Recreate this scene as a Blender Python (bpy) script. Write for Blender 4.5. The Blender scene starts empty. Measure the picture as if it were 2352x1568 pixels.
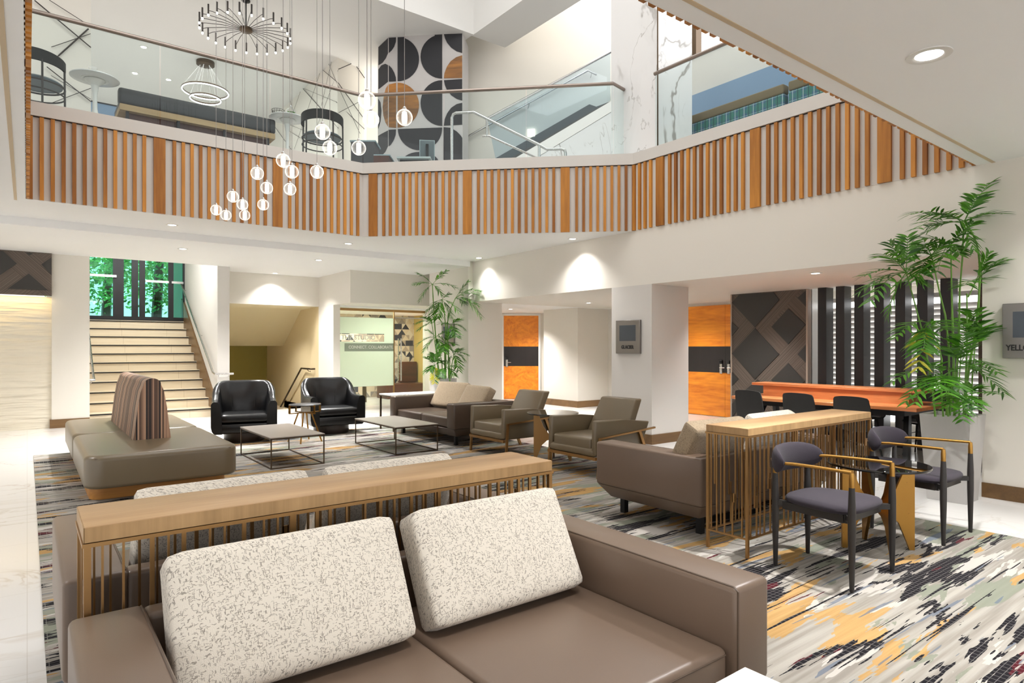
import bpy, bmesh, math, random
from math import sin, cos, pi, radians as R
from mathutils import Matrix, Vector
random.seed(7)
S = bpy.context.scene
COL = S.collection

# ------------------------------------------------------------------ helpers
class MB:
    def __init__(s):
        s.bm = bmesh.new(); s.M = Matrix.Identity(4); s.tone = s.bm.faces.layers.float.new('tone'); s.tv = 0.5
    def V(s, p): return s.bm.verts.new(s.M @ Vector(p))
    def F(s, vs, sm=False):
        try: f = s.bm.faces.new(vs)
        except ValueError: return None
        f.smooth = sm; f[s.tone] = s.tv; return f
    def grid(s, rows, cu=False, cv=False, sm=True):
        g = [[s.V(p) for p in r] for r in rows]; n = len(g); m = len(g[0])
        for i in range(n if cu else n-1):
            for j in range(m if cv else m-1):
                s.F([g[i][j], g[i][(j+1) % m], g[(i+1) % n][(j+1) % m], g[(i+1) % n][j]], sm)
        return g
    def box(s, x0, x1, y0, y1, z0, z1):
        v = [s.V(p) for p in ((x0,y0,z0),(x1,y0,z0),(x1,y1,z0),(x0,y1,z0),(x0,y0,z1),(x1,y0,z1),(x1,y1,z1),(x0,y1,z1))]
        for q in ((3,2,1,0),(4,5,6,7),(0,1,5,4),(1,2,6,5),(2,3,7,6),(3,0,4,7)): s.F([v[i] for i in q])
        return s
    def cbox(s, c, d): return s.box(c[0]-d[0]/2, c[0]+d[0]/2, c[1]-d[1]/2, c[1]+d[1]/2, c[2]-d[2]/2, c[2]+d[2]/2)
    def rbox(s, x0, x1, y0, y1, z0, z1, r=.02, seg=3):
        b = bmesh.new(); bmesh.ops.create_cube(b, size=1)
        for v in b.verts: v.co = ((x0+x1)/2+v.co.x*(x1-x0), (y0+y1)/2+v.co.y*(y1-y0), (z0+z1)/2+v.co.z*(z1-z0))
        bmesh.ops.bevel(b, geom=list(b.edges), offset=min(r, .49*min(x1-x0, y1-y0, z1-z0)), segments=seg, profile=.5, affect='EDGES')
        return s.add(b)
    def add(s, b, sm=True):
        mp = {v: s.V(v.co) for v in b.verts}
        for f in b.faces: s.F([mp[v] for v in f.verts], sm)
        b.free(); return s
    def prism(s, poly, z0, z1, ax='z'):
        # poly of 2D points extruded along an axis; ax x: (y,z); ax y: (x,z); ax z: (x,y)
        def P(a, b, c): return {'z': (a, b, c), 'x': (c, a, b), 'y': (a, c, b)}[ax]
        lo = [s.V(P(a, b, z0)) for a, b in poly]; hi = [s.V(P(a, b, z1)) for a, b in poly]; n = len(poly)
        s.F(lo[::-1]); s.F(hi)
        for i in range(n): s.F([lo[i], lo[(i+1) % n], hi[(i+1) % n], hi[i]])
        return s
    def tube(s, pts, r, n=8, cap=True):
        pts = [Vector(p) for p in pts]; k = len(pts)
        rr = r if isinstance(r, (list, tuple)) else [r]*k
        rows = []; prev = None
        for i, p in enumerate(pts):
            t = (pts[min(i+1, k-1)]-pts[max(i-1, 0)]).normalized()
            if prev is None: a = t.orthogonal().normalized()
            else:
                a = prev-t*prev.dot(t); a = a.normalized() if a.length > 1e-6 else t.orthogonal().normalized()
            prev = a; b = t.cross(a)
            rows.append([p+(a*cos(2*pi*j/n)+b*sin(2*pi*j/n))*rr[i] for j in range(n)])
        g = s.grid(rows, cv=True)
        if cap: s.F(g[0][::-1]); s.F(g[-1])
        return s
    def bar(s, p, q, w, h=None, up=(0,0,1)):
        h = h or w; p = Vector(p); q = Vector(q); t = (q-p).normalized(); u = Vector(up)
        if abs(t.dot(u)) > .98: u = Vector((1,0,0))
        a = t.cross(u).normalized()*w/2; b = a.cross(t).normalized()*h/2
        c = [(-1,-1),(1,-1),(1,1),(-1,1)]
        lo = [s.V(p+a*i+b*j) for i, j in c]; hi = [s.V(q+a*i+b*j) for i, j in c]
        s.F(lo[::-1]); s.F(hi)
        for i in range(4): s.F([lo[i], lo[(i+1) % 4], hi[(i+1) % 4], hi[i]])
        return s
    def lathe(s, prof, n=24, c=(0,0,0)):
        rows = [[(c[0]+max(r,1e-4)*cos(2*pi*j/n), c[1]+max(r,1e-4)*sin(2*pi*j/n), c[2]+z) for j in range(n)] for r, z in prof]
        g = s.grid(rows, cv=True); s.F(g[0][::-1], True); s.F(g[-1], True); return s
    def ball(s, c, r, n=16, m=10, sz=1):
        return s.lathe([(r*sin(pi*i/m), -r*sz*cos(pi*i/m)) for i in range(m+1)], n, c)
    def torus(s, c, Rr, r, n=40, m=8):
        return s.add_rows([[(c[0]+(Rr+r*cos(2*pi*j/m))*cos(2*pi*i/n), c[1]+(Rr+r*cos(2*pi*j/m))*sin(2*pi*i/n), c[2]+r*sin(2*pi*j/m)) for j in range(m)] for i in range(n)])
    def add_rows(s, rows): s.grid(rows, True, True); return s
    def soft(s, w, d, h, e=.18, bulge=.0, n=14):
        # pillow-like rounded block centred at the origin
        rows = []
        b = bmesh.new(); bmesh.ops.create_cube(b, size=2)
        bmesh.ops.subdivide_edges(b, edges=list(b.edges), cuts=n, use_grid_fill=True)
        for v in b.verts:
            x, y, z = v.co
            hx, hy, hz = w/2, d/2, h/2
            px, py, pz = x*hx, y*hy, z*hz
            q = Vector((max(-hx+e, min(hx-e, px)), max(-hy+e, min(hy-e, py)), max(-hz+e, min(hz-e, pz))))
            dd = Vector((px, py, pz))-q
            if dd.length > 1e-9: q = q+dd.normalized()*e
            if bulge:
                k = (1-x*x)*(1-z*z)
                q.y += bulge*k*(1 if y > .99 else -1 if y < -.99 else y)
            v.co = q
        return s.add(b)

def fin(name, mb, m, parent=None, loc=None, flat=None):
    bmesh.ops.recalc_face_normals(mb.bm, faces=list(mb.bm.faces))
    me = bpy.data.meshes.new(name); mb.bm.to_mesh(me); mb.bm.free()
    if m: me.materials.append(m)
    try: me.set_sharp_from_angle(angle=R(40))
    except Exception: pass
    o = bpy.data.objects.new(name, me); COL.objects.link(o)
    if parent: o.parent = parent
    if loc: o.location = loc
    return o
def tag(o, label, cat, group=None, kind=None):
    o['label'] = label; o['category'] = cat
    if group: o['group'] = group
    if kind: o['kind'] = kind
    return o
def thing(name, label, cat, loc=(0,0,0), rz=0, group=None):
    o = bpy.data.objects.new(name, None); COL.objects.link(o); o.empty_display_size = .1
    o.location = loc; o.rotation_euler = (0, 0, rz); return tag(o, label, cat, group)
def struct(name, mb, m, label, cat, parent=None):
    o = fin(name, mb, m, parent)
    return tag(o, label, cat, kind='structure')
def dup(o, loc=None, rz=None, label=None, parent=None):
    c = o.copy(); COL.objects.link(c)
    if parent: c.parent = parent
    if loc is not None: c.location = loc
    if rz is not None: c.rotation_euler = (0, 0, rz)
    if label: c['label'] = label
    for ch in list(o.children): dup(ch, parent=c)
    return c
def text(body, size, m, parent, M, ext=.003, align='CENTER', width=None, bold=.0):
    cu = bpy.data.curves.new('lettering', 'FONT'); cu.body = body; cu.size = size; cu.extrude = ext; cu.offset = bold
    cu.align_x = align; cu.align_y = 'CENTER'; cu.resolution_u = 4
    tmp = bpy.data.objects.new('tmp_text', cu); COL.objects.link(tmp)
    me = bpy.data.meshes.new_from_object(tmp.evaluated_get(bpy.context.evaluated_depsgraph_get())); me.name = 'lettering'
    bpy.data.objects.remove(tmp); me.materials.clear(); me.materials.append(m)
    if width:
        xs = [v.co.x for v in me.vertices]; k = width/(max(xs)-min(xs))
        for v in me.vertices: v.co.x *= k
    o = bpy.data.objects.new('lettering', me); COL.objects.link(o); o.parent = parent; o.matrix_basis = M; return o

# ------------------------------------------------------------------ camera geometry (used to place things measured off plans)
FPX, YAW, HOR, H = 1456.5, R(52.6), 796.5, 1.5
FW = Vector((cos(YAW), sin(YAW), 0)); RT = Vector((sin(YAW), -cos(YAW), 0)); C0 = Vector((0, 0, H))
def ray(u, v): return FW+RT*((u-1176)/FPX)-Vector((0,0,1))*((v-HOR)/FPX)
def Zp(u, v, z): d = ray(u, v); return C0+d*((z-H)/d.z)
def Xp(u, v, x): d = ray(u, v); return C0+d*(x/d.x)
def Yp(u, v, y): d = ray(u, v); return C0+d*(y/d.y)
def Pp(u, v, p, n): d = ray(u, v); n = Vector(n); return C0+d*((Vector(p)-C0).dot(n)/d.dot(n))
def Tp(u, v, t): return C0+ray(u, v)*t

cam = bpy.data.cameras.new('camera'); co = bpy.data.objects.new('camera', cam); COL.objects.link(co)
cam.sensor_width = 36; cam.lens = FPX/2352*36; cam.shift_y = (HOR-784)/2352; cam.clip_start = .05
co.location = C0; co.rotation_euler = (pi/2, 0, YAW-pi/2); S.camera = co

# ------------------------------------------------------------------ materials
def lin(c):
    return tuple(((x/255)/12.92 if x/255 <= .04045 else ((x/255+.055)/1.055)**2.4) for x in c)+(1,)
class NT:
    def __init__(s, name):
        s.m = bpy.data.materials.new(name); s.m.use_nodes = True; s.t = s.m.node_tree; s.n = s.t.nodes; s.n.clear()
        s.out = s.n.new('ShaderNodeOutputMaterial')
    def N(s, ty, **k):
        n = s.n.new('ShaderNode'+ty)
        for a, b in k.items():
            if a.startswith('i_'): 
                key = a[2:]; key = int(key) if key.isdigit() else key.replace('_', ' ')
                n.inputs[key].default_value = b
            else: setattr(n, a, b)
        return n
    def L(s, a, b): s.t.links.new(a, b)
    def math(s, op, a, b=None, c=None):
        n = s.n.new('ShaderNodeMath'); n.operation = op
        for i, x in enumerate((a, b, c)):
            if x is None: continue
            if isinstance(x, (int, float)): n.inputs[i].default_value = x
            else: s.L(x, n.inputs[i])
        return n.outputs[0]
    def mix(s, f, a, b, bl='MIX'):
        n = s.n.new('ShaderNodeMix'); n.data_type = 'RGBA'; n.blend_type = bl
        for k, x in ((0, f), (6, a), (7, b)):
            if isinstance(x, (int, float)): n.inputs[k].default_value = x
            elif isinstance(x, tuple): n.inputs[k].default_value = x
            else: s.L(x, n.inputs[k])
        return n.outputs[2]
    def coord(s, scale=(1,1,1), rot=(0,0,0), loc=(0,0,0), src='Object'):
        tc = s.N('TexCoord'); mp = s.N('Mapping'); s.L(tc.outputs[src], mp.inputs[0])
        mp.inputs['Scale'].default_value = scale; mp.inputs['Rotation'].default_value = rot; mp.inputs['Location'].default_value = loc
        return mp.outputs[0]
    def wcoord(s, scale=(1,1,1), rot=(0,0,0)):
        g = s.N('NewGeometry'); mp = s.N('Mapping'); s.L(g.outputs['Position'], mp.inputs[0])
        mp.inputs['Scale'].default_value = scale; mp.inputs['Rotation'].default_value = rot; return mp.outputs[0]
    def noise(s, vec, scale, detail=2, rough=.5, dist=0):
        n = s.N('TexNoise'); s.L(vec, n.inputs['Vector']); n.inputs['Scale'].default_value = scale
        n.inputs['Detail'].default_value = detail; n.inputs['Roughness'].default_value = rough; n.inputs['Distortion'].default_value = dist
        return n.outputs['Fac']
    def ramp(s, f, stops, interp='LINEAR'):
        n = s.N('ValToRGB'); n.color_ramp.interpolation = interp; e = n.color_ramp.elements
        while len(e) < len(stops): e.new(.5)
        for el, (p, c) in zip(e, stops): el.position = p; el.color = c if len(c) == 4 else tuple(c)+(1,)
        s.L(f, n.inputs[0]); return n.outputs[0]
    def step(s, f, lo, hi):
        n = s.N('MapRange'); n.inputs[1].default_value = lo; n.inputs[2].default_value = hi; n.clamp = True; s.L(f, n.inputs[0]); return n.outputs[0]
    def sep(s, vec): n = s.N('SeparateXYZ'); s.L(vec, n.inputs[0]); return n.outputs
    def bsdf(s, col, rough=.5, metal=0, bump=None, bs=.2, bd=.01, spec=.5, sheen=0, coat=0):
        b = s.N('BsdfPrincipled')
        for k, x in (('Base Color', col), ('Roughness', rough), ('Metallic', metal)):
            if isinstance(x, (int, float, tuple)): b.inputs[k].default_value = x
            else: s.L(x, b.inputs[k])
        b.inputs['Specular IOR Level'].default_value = spec; b.inputs['Sheen Weight'].default_value = sheen; b.inputs['Coat Weight'].default_value = coat
        if bump is not None:
            n = s.N('Bump'); n.inputs['Strength'].default_value = bs; n.inputs['Distance'].default_value = bd
            s.L(bump, n.inputs['Height']); s.L(n.outputs[0], b.inputs['Normal'])
        s.L(b.outputs[0], s.out.inputs[0]); return s.m

def plain(name, c, rough=.5, metal=0, spec=.5, nb=0, ns=200, sheen=0):
    t = NT(name); v = t.coord()
    n = t.noise(v, ns, 3)
    col = t.mix(n, tuple(x*.94 for x in lin(c)[:3])+(1,), tuple(min(1, x*1.05) for x in lin(c)[:3])+(1,))
    return t.bsdf(col, rough, metal, n if nb else None, nb, .004, spec, sheen)
def paint(name, c, rough=.7):
    t = NT(name); v = t.wcoord(); n = t.noise(v, 90, 3); n2 = t.noise(v, .7, 2)
    a = lin(c); col = t.mix(n2, tuple(x*.97 for x in a[:3])+(1,), tuple(min(1, x*1.02) for x in a[:3])+(1,))
    return t.bsdf(col, rough, 0, n, .05, .003, .3)
def emit(name, c, st):
    t = NT(name); e = t.N('Emission'); e.inputs[0].default_value = c; e.inputs[1].default_value = st
    t.L(e.outputs[0], t.out.inputs[0]); return t.m
def wood(name, dark, light, axis='x', sc=3, rough=.4, tone=False, fine=40, stretch=.06, dist=1.2, coat=0, src='Object'):
    t = NT(name); s = {'x': (stretch,1,1), 'y': (1,stretch,1), 'z': (1,1,stretch), 'h': (stretch,stretch,1)}[axis]
    v = t.coord(s, src=src) if src == 'Object' else t.wcoord(s)
    if tone:
        at = t.N('Attribute', attribute_name='tone'); va = t.N('VectorMath', operation='ADD')
        cm = t.N('CombineXYZ'); m = t.math('MULTIPLY', at.outputs['Fac'], 17.0); t.L(m, cm.inputs[0]); t.L(m, cm.inputs[1]); t.L(m, cm.inputs[2])
        t.L(v, va.inputs[0]); t.L(cm.outputs[0], va.inputs[1]); v = va.outputs[0]
    n = t.noise(v, sc, 4, .55, dist); f = t.noise(v, fine, 2, .5)
    k = t.math('ADD', t.math('MULTIPLY', n, .75), t.math('MULTIPLY', f, .25))
    if tone: k = t.math('ADD', k, t.math('MULTIPLY', t.math('SUBTRACT', at.outputs['Fac'], .5), .34))
    col = t.ramp(k, [(.3, lin(dark)), (.7, lin(light))])
    return t.bsdf(col, rough, 0, f, .08, .002, .45, 0, coat)
def leather(name, c, rough=.36, spec=.5, big=.12):
    t = NT(name); v = t.coord(); n = t.noise(v, 320, 3, .6); g = t.noise(v, 2.2, 2)
    a = lin(c); col = t.mix(g, tuple(x*(1-big) for x in a[:3])+(1,), tuple(x*(1+big) for x in a[:3])+(1,))
    return t.bsdf(col, rough, 0, n, .12, .002, spec)
def metal(name, c, rough=.3): 
    t = NT(name); v = t.coord(); n = t.noise(v, 60, 2)
    r = t.math('ADD', t.math('MULTIPLY', n, .12), rough-.06)
    return t.bsdf(lin(c), r, 1)
def glass(name, tint, refl=1.0, base=.04):
    t = NT(name); tr = t.N('BsdfTransparent'); tr.inputs[0].default_value = tint
    gl = t.N('BsdfGlossy'); gl.inputs['Roughness'].default_value = .02
    ge = t.N('NewGeometry'); dt = t.N('VectorMath', operation='DOT_PRODUCT'); t.L(ge.outputs['Normal'], dt.inputs[0]); t.L(ge.outputs['Incoming'], dt.inputs[1])
    g1 = t.math('POWER', t.math('SUBTRACT', 1.0, t.math('MINIMUM', t.math('ABSOLUTE', dt.outputs['Value']), 1.0)), 5.0)
    f = t.math('MINIMUM', t.math('MULTIPLY', t.math('ADD', .04, t.math('MULTIPLY', g1, .9)), refl), 1.0)
    mx = t.N('MixShader'); t.L(f, mx.inputs[0]); t.L(tr.outputs[0], mx.inputs[1]); t.L(gl.outputs[0], mx.inputs[2])
    t.L(mx.outputs[0], t.out.inputs[0]); return t.m

M = {}
M['wall'] = paint('wall_paint_warm', (226, 221, 211))
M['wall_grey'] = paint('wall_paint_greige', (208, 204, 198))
M['ceil'] = paint('ceiling_paint', (248, 248, 247))
M['ceil_up'] = paint('upper_ceiling_paint', (230, 229, 226))
M['olive'] = paint('olive_paint', (150, 138, 72))
M['blue'] = paint('blue_paint', (128, 152, 178))
M['yellow'] = paint('mustard_paint', (196, 168, 96))
M['white_gloss'] = plain('white_satin', (232, 230, 226), .3)
M['base'] = wood('baseboard_wood', (86, 62, 34), (118, 88, 52), 'x', 4)
M['oak'] = wood('pale_oak', (156, 122, 84), (194, 160, 118), 'x', 5, .42, fine=90)
M['oak_v'] = wood('pale_oak_edge', (148, 116, 76), (188, 152, 106), 'z', 6, .42, fine=90)
M['slat'] = wood('honey_slat_wood', (138, 82, 22), (204, 138, 54), 'z', 3.2, .5, True, 30, .1, .8, src='World')
M['cherry'] = wood('cherry_veneer', (152, 86, 46), (206, 134, 82), 'y', 2.6, .32, fine=30, stretch=.12, dist=2)
M['door_wood'] = wood('amber_veneer', (186, 92, 8), (236, 150, 40), 'y', 2.8, .34, fine=22, stretch=.16, dist=3, src='World')
M['wenge'] = wood('dark_wenge', (16, 12, 11), (32, 25, 24), 'z', 4, .38, fine=50)
M['plinth'] = wood('amber_oak_plinth', (160, 104, 42), (200, 142, 72), 'x', 5, .4)
M['dark_brown'] = wood('dark_brown_wood', (60, 28, 16), (92, 46, 28), 'x', 4, .35)
M['leather'] = leather('taupe_leather', (110, 92, 78), .36)
M['leather_dark'] = leather('dark_taupe_leather', (76, 62, 51), .36)
M['leather_olive'] = leather('bronze_leather', (108, 95, 73), .31, .7)
M['leather_black'] = leather('black_leather', (15, 15, 16), .26, .45)
M['piping'] = leather('dark_piping', (84, 68, 55), .45)
M['black'] = plain('black_paint', (17, 16, 16), .45, spec=.35)
M['black_wood'] = plain('black_stained_wood', (40, 37, 36), .42)
M['black_fab'] = plain('black_upholstery', (28, 27, 26), .8, nb=.2, ns=400)
M['plum'] = plain('plum_felt', (46, 40, 49), .95, nb=.4, ns=350, sheen=.05)
M['brass'] = metal('brushed_brass', (182, 138, 72), .3)
M['bronze'] = metal('antique_bronze', (168, 132, 88), .38)
M['darkmetal'] = metal('dark_bronze_metal', (92, 78, 64), .4)
M['steel'] = metal('brushed_steel', (196, 194, 192), .26)
M['rail'] = metal('pewter_rail', (150, 138, 130), .3)
M['chrome'] = metal('chrome', (220, 220, 220), .12)
M['stone'] = plain('grey_stone', (152, 144, 136), .3, ns=6)
M['planter'] = plain('pale_grey_planter', (184, 181, 178), .45)
M['soil'] = plain('potting_soil', (38, 30, 24), .95, nb=.6, ns=60)
M['bark'] = plain('cane_stem', (96, 140, 48), .5, ns=20)
M['rod'] = plain('dark_rod', (52, 46, 42), .5)
M['grey_screen'] = plain('dark_screen', (58, 66, 74), .25)
M['sign'] = metal('brushed_sign', (138, 134, 131), .42)
M['letter'] = plain('black_letter', (28, 26, 26), .5)
M['tweed'] = plain('brown_tweed', (112, 100, 78), .95, nb=.5, ns=160)
M['black_vinyl'] = plain('charcoal_vinyl', (36, 37, 38), .42)
M['tan_band'] = wood('tan_ribbed_band', (150, 122, 84), (184, 158, 116), 'x', 6, .6)
M['green_glass'] = glass('green_edge_glass', (.80, .95, .92, 1), 1.2)
M['clear'] = glass('balustrade_glass', (.94, .98, .98, 1), .45)
M['tint'] = glass('teal_window_glass', (.58, .97, .93, 1), .5)
M['smoke'] = glass('smoked_glass', (.10, .085, .07, 1), 2.2)
def mk_globe():
    t = NT('bubble_globe_glass'); tr = t.N('BsdfTransparent'); tr.inputs[0].default_value = (.97,.97,.97,1); gl = t.N('BsdfGlossy'); gl.inputs['Roughness'].default_value = .12
    tl = t.N('BsdfTranslucent'); tl.inputs[0].default_value = (1,1,1,1)
    ge = t.N('NewGeometry'); dt = t.N('VectorMath', operation='DOT_PRODUCT'); t.L(ge.outputs['Normal'], dt.inputs[0]); t.L(ge.outputs['Incoming'], dt.inputs[1])
    g = t.math('SUBTRACT', 1.0, t.math('MINIMUM', t.math('ABSOLUTE', dt.outputs['Value']), 1.0)); g3 = t.math('POWER', g, 2.4)
    m1 = t.N('MixShader'); t.L(t.math('ADD', .02, t.math('MULTIPLY', g3, .55)), m1.inputs[0]); t.L(tr.outputs[0], m1.inputs[1]); t.L(tl.outputs[0], m1.inputs[2])
    m2 = t.N('MixShader'); t.L(t.math('ADD', .03, t.math('MULTIPLY', g3, .12)), m2.inputs[0]); t.L(m1.outputs[0], m2.inputs[1]); t.L(gl.outputs[0], m2.inputs[2])
    t.L(m2.outputs[0], t.out.inputs[0]); return t.m
M['globe'] = mk_globe()
M['studio_glass'] = glass('partition_glass', (.93, .97, .93, 1), .9)
M['bulb'] = emit('warm_bulb', (1, .93, .80, 1), 15)
M['bulb2'] = emit('candle_bulb', (1, .94, .84, 1), 22)
M['led'] = emit('downlight_lens', (1, .96, .9, 1), 14)
M['ring'] = emit('led_ring', (1, .98, .95, 1), 6)
M['sky'] = emit('bright_window', (1, 1, 1, 1), 3.2)

def mk_floor():
    t = NT('marble_floor'); v = t.wcoord((1,1,1))
    w = t.noise(t.wcoord((.35,1,1), (0,0,.25)), 1.3, 5, .62, 1.6)
    vein = t.math('ABSOLUTE', t.math('SUBTRACT', w, .5)); vm = t.step(vein, .022, 0.0)
    m2 = t.step(t.noise(v, .9, 2), .45, .75)
    col = t.mix(t.math('MULTIPLY', vm, t.math('MULTIPLY', m2, .8)), lin((216, 214, 211)), lin((168, 146, 118)))
    s = t.sep(v)
    gx = t.math('ABSOLUTE', t.math('SUBTRACT', t.math('FRACT', t.math('DIVIDE', s[0], .61)), .5))
    gy = t.math('ABSOLUTE', t.math('SUBTRACT', t.math('FRACT', t.math('DIVIDE', s[1], 1.22)), .5))
    g = t.math('MAXIMUM', t.math('GREATER_THAN', gx, .4965), t.math('GREATER_THAN', gy, .4983))
    col = t.mix(t.math('MULTIPLY', g, .5), col, lin((186, 180, 172)))
    return t.bsdf(col, .16, 0, None, spec=.5)
M['floor'] = mk_floor()
def mk_marble():
    t = NT('veined_marble'); v = t.wcoord((1,1,.5), (.3,.55,.2))
    def vein(sc, off, w, msc):
        mp = t.N('Mapping'); t.L(v, mp.inputs[0]); mp.inputs['Location'].default_value = (off, off*1.7, off*.6)
        a = t.math('ABSOLUTE', t.math('SUBTRACT', t.noise(mp.outputs[0], sc, 5, .55, .5), .5))
        return t.math('MULTIPLY', t.step(a, w, w*.25), t.step(t.noise(mp.outputs[0], msc, 2), .44, .54)), a
    v1, a1 = vein(.75, 1.3, .016, .9); v2, _ = vein(1.3, 7.7, .007, 1.1)
    col = t.mix(t.math('MULTIPLY', t.step(a1, .05, 0), .12), lin((226, 225, 224)), lin((170, 168, 166)))
    col = t.mix(t.math('MULTIPLY', t.math('MAXIMUM', v1, t.math('MULTIPLY', v2, .7)), .7), col, lin((122, 114, 104)))
    return t.bsdf(col, .2)
M['marble'] = mk_marble()
def mk_rug():
    t = NT('ikat_rug'); p = t.wcoord(); s = t.sep(p)
    row = t.math('FLOOR', t.math('DIVIDE', s[1], .013)); wn = t.N('TexWhiteNoise', noise_dimensions='1D'); t.L(row, wn.inputs['W'])
    row2 = t.math('FLOOR', t.math('DIVIDE', s[1], .052)); wn2 = t.N('TexWhiteNoise', noise_dimensions='1D'); t.L(row2, wn2.inputs['W'])
    jit = t.math('ADD', t.math('MULTIPLY', t.math('SUBTRACT', wn.outputs[0], .5), .10), t.math('MULTIPLY', t.math('SUBTRACT', wn2.outputs[0], .5), .26))
    x = t.math('ADD', s[0], jit)
    def n(sx, sy, sc, off, det=2, ds=.0):
        cb = t.N('CombineXYZ'); t.L(t.math('MULTIPLY', x, sx), cb.inputs[0]); t.L(t.math('MULTIPLY', s[1], sy), cb.inputs[1]); cb.inputs[2].default_value = off
        return t.noise(cb.outputs[0], sc, det, .55, ds)
    och = n(1.0, 3.4, 1.0, 3.1, 3, .5); blk = n(1.0, 4.6, 1.15, 9.7, 3, .7); sage = n(1, 3.2, 1.1, 21.3, 3, .5); wht = n(1, 4, 1.2, 33.0, 3, .5)
    blue = n(.7, 11, 1.6, 47.0, 2, .3); mar = n(1, 4, 1.4, 61.0, 1); str_ = n(.7, 20, 1.4, 77.0, 2); thin = n(.55, 22, 1.3, 91.0, 2, .2)
    col = t.mix(t.step(str_, .35, .65), lin((136, 130, 122)), lin((164, 158, 150)))
    col = t.mix(t.math('GREATER_THAN', wht, .585), col, lin((180, 174, 167)))
    col = t.mix(t.math('MULTIPLY', t.math('GREATER_THAN', sage, .56), .85), col, lin((126, 130, 115)))
    col = t.mix(t.math('MULTIPLY', t.math('GREATER_THAN', och, .575), .9), col, t.mix(t.step(str_, .3, .7), lin((158, 122, 70)), lin((184, 146, 90))))
    col = t.mix(t.math('MULTIPLY', t.math('GREATER_THAN', blue, .64), .8), col, lin((96, 104, 120)))
    cut = t.math('MULTIPLY', t.math('SUBTRACT', n(1.3, 24, 1.5, 120.0, 2), .5), 1.0)
    bm = t.math('MAXIMUM', t.math('GREATER_THAN', t.math('ADD', blk, t.math('MULTIPLY', cut, .3)), .578), t.math('GREATER_THAN', thin, .67))
    dk = t.mix(t.math('GREATER_THAN', mar, .64), lin((28, 26, 30)), lin((76, 24, 32)))
    gx = t.math('GREATER_THAN', t.math('FRACT', t.math('DIVIDE', s[0], .042)), .91)
    gy = t.math('GREATER_THAN', t.math('FRACT', t.math('DIVIDE', s[1], .026)), .89)
    dk = t.mix(t.math('MULTIPLY', t.math('MAXIMUM', gx, gy), .32), dk, lin((170, 166, 162)))
    col = t.mix(bm, col, dk)
    pile = t.noise(p, 260, 2); col = t.mix(t.math('MULTIPLY', pile, .22), col, t.mix(.35, col, (0,0,0,1)))
    return t.bsdf(col, .95, 0, pile, .5, .004, .1)
M['rug'] = mk_rug()
def mk_boucle(name, base, fleck, scale=1):
    t = NT(name); tc = t.coord(); s = t.sep(tc)
    w1 = t.math('MULTIPLY', t.math('SUBTRACT', t.noise(tc, 70, 2), .5), .012); w2 = t.math('MULTIPLY', t.math('SUBTRACT', t.noise(tc, 90, 2), .5), .012)
    a = t.math('ADD', t.math('ADD', s[0], t.math('MULTIPLY', s[1], .8)), w1); c = t.math('ADD', t.math('ADD', s[2], t.math('MULTIPLY', s[1], .6)), w2)
    def dash(x, y, lx, ly, th, off):
        cb = t.N('CombineXYZ'); r = t.math('FLOOR', t.math('DIVIDE', y, ly)); sh = t.N('TexWhiteNoise', noise_dimensions='1D'); t.L(t.math('ADD', r, off), sh.inputs['W'])
        t.L(t.math('FLOOR', t.math('ADD', t.math('DIVIDE', x, lx), t.math('MULTIPLY', sh.outputs[0], 7.0))), cb.inputs[0]); t.L(r, cb.inputs[1]); cb.inputs[2].default_value = off
        wn = t.N('TexWhiteNoise', noise_dimensions='3D'); t.L(cb.outputs[0], wn.inputs[0])
        return t.math('GREATER_THAN', wn.outputs[0], th)
    f = t.math('MAXIMUM', dash(a, c, .0075, .0017, .895, 3.0), dash(c, a, .0085, .0017, .895, 8.0))
    big = t.noise(tc, 34, 2); f = t.math('MULTIPLY', f, t.step(big, .2, .42)); n = t.noise(tc, 300, 2)
    col = t.mix(t.math('MULTIPLY', f, .72), lin(base), lin(fleck))
    return t.bsdf(col, .95, 0, t.math('SUBTRACT', n, t.math('MULTIPLY', f, .6)), .4, .003, .15, .2)
M['boucle'] = mk_boucle('cream_boucle', (222, 214, 201), (124, 116, 107))
M['boucle_tan'] = mk_boucle('tan_boucle', (164, 146, 122), (104, 90, 74))
def mk_stripe():
    t = NT('striped_upholstery'); v = t.coord(); s = t.sep(v); at = t.N('Attribute', attribute_name='tone')
    k = t.mix(t.math('GREATER_THAN', at.outputs['Fac'], .5), s[1], s[0]) if False else None
    a = t.math('ADD', t.math('MULTIPLY', s[1], t.math('SUBTRACT', 1.0, at.outputs['Fac'])), t.math('MULTIPLY', s[0], at.outputs['Fac']))
    b = t.math('FLOOR', t.math('MULTIPLY', a, 62)); wn = t.N('TexWhiteNoise', noise_dimensions='1D'); t.L(b, wn.inputs['W'])
    cols = [(0, lin((40, 34, 36))), (.22, lin((168, 132, 110))), (.42, lin((96, 74, 62))), (.58, lin((188, 152, 126))), (.74, lin((128, 100, 82))), (.88, lin((196, 180, 164)))]
    alt = t.math('MODULO', b, 2.0); r = t.math('ADD', t.math('MULTIPLY', wn.outputs[0], .55), t.math('MULTIPLY', t.math('ABSOLUTE', alt), .42))
    c = t.ramp(r, cols, 'CONSTANT')
    return t.bsdf(c, .6, 0, t.noise(v, 200, 2), .1)
M['stripe'] = mk_stripe()
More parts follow.
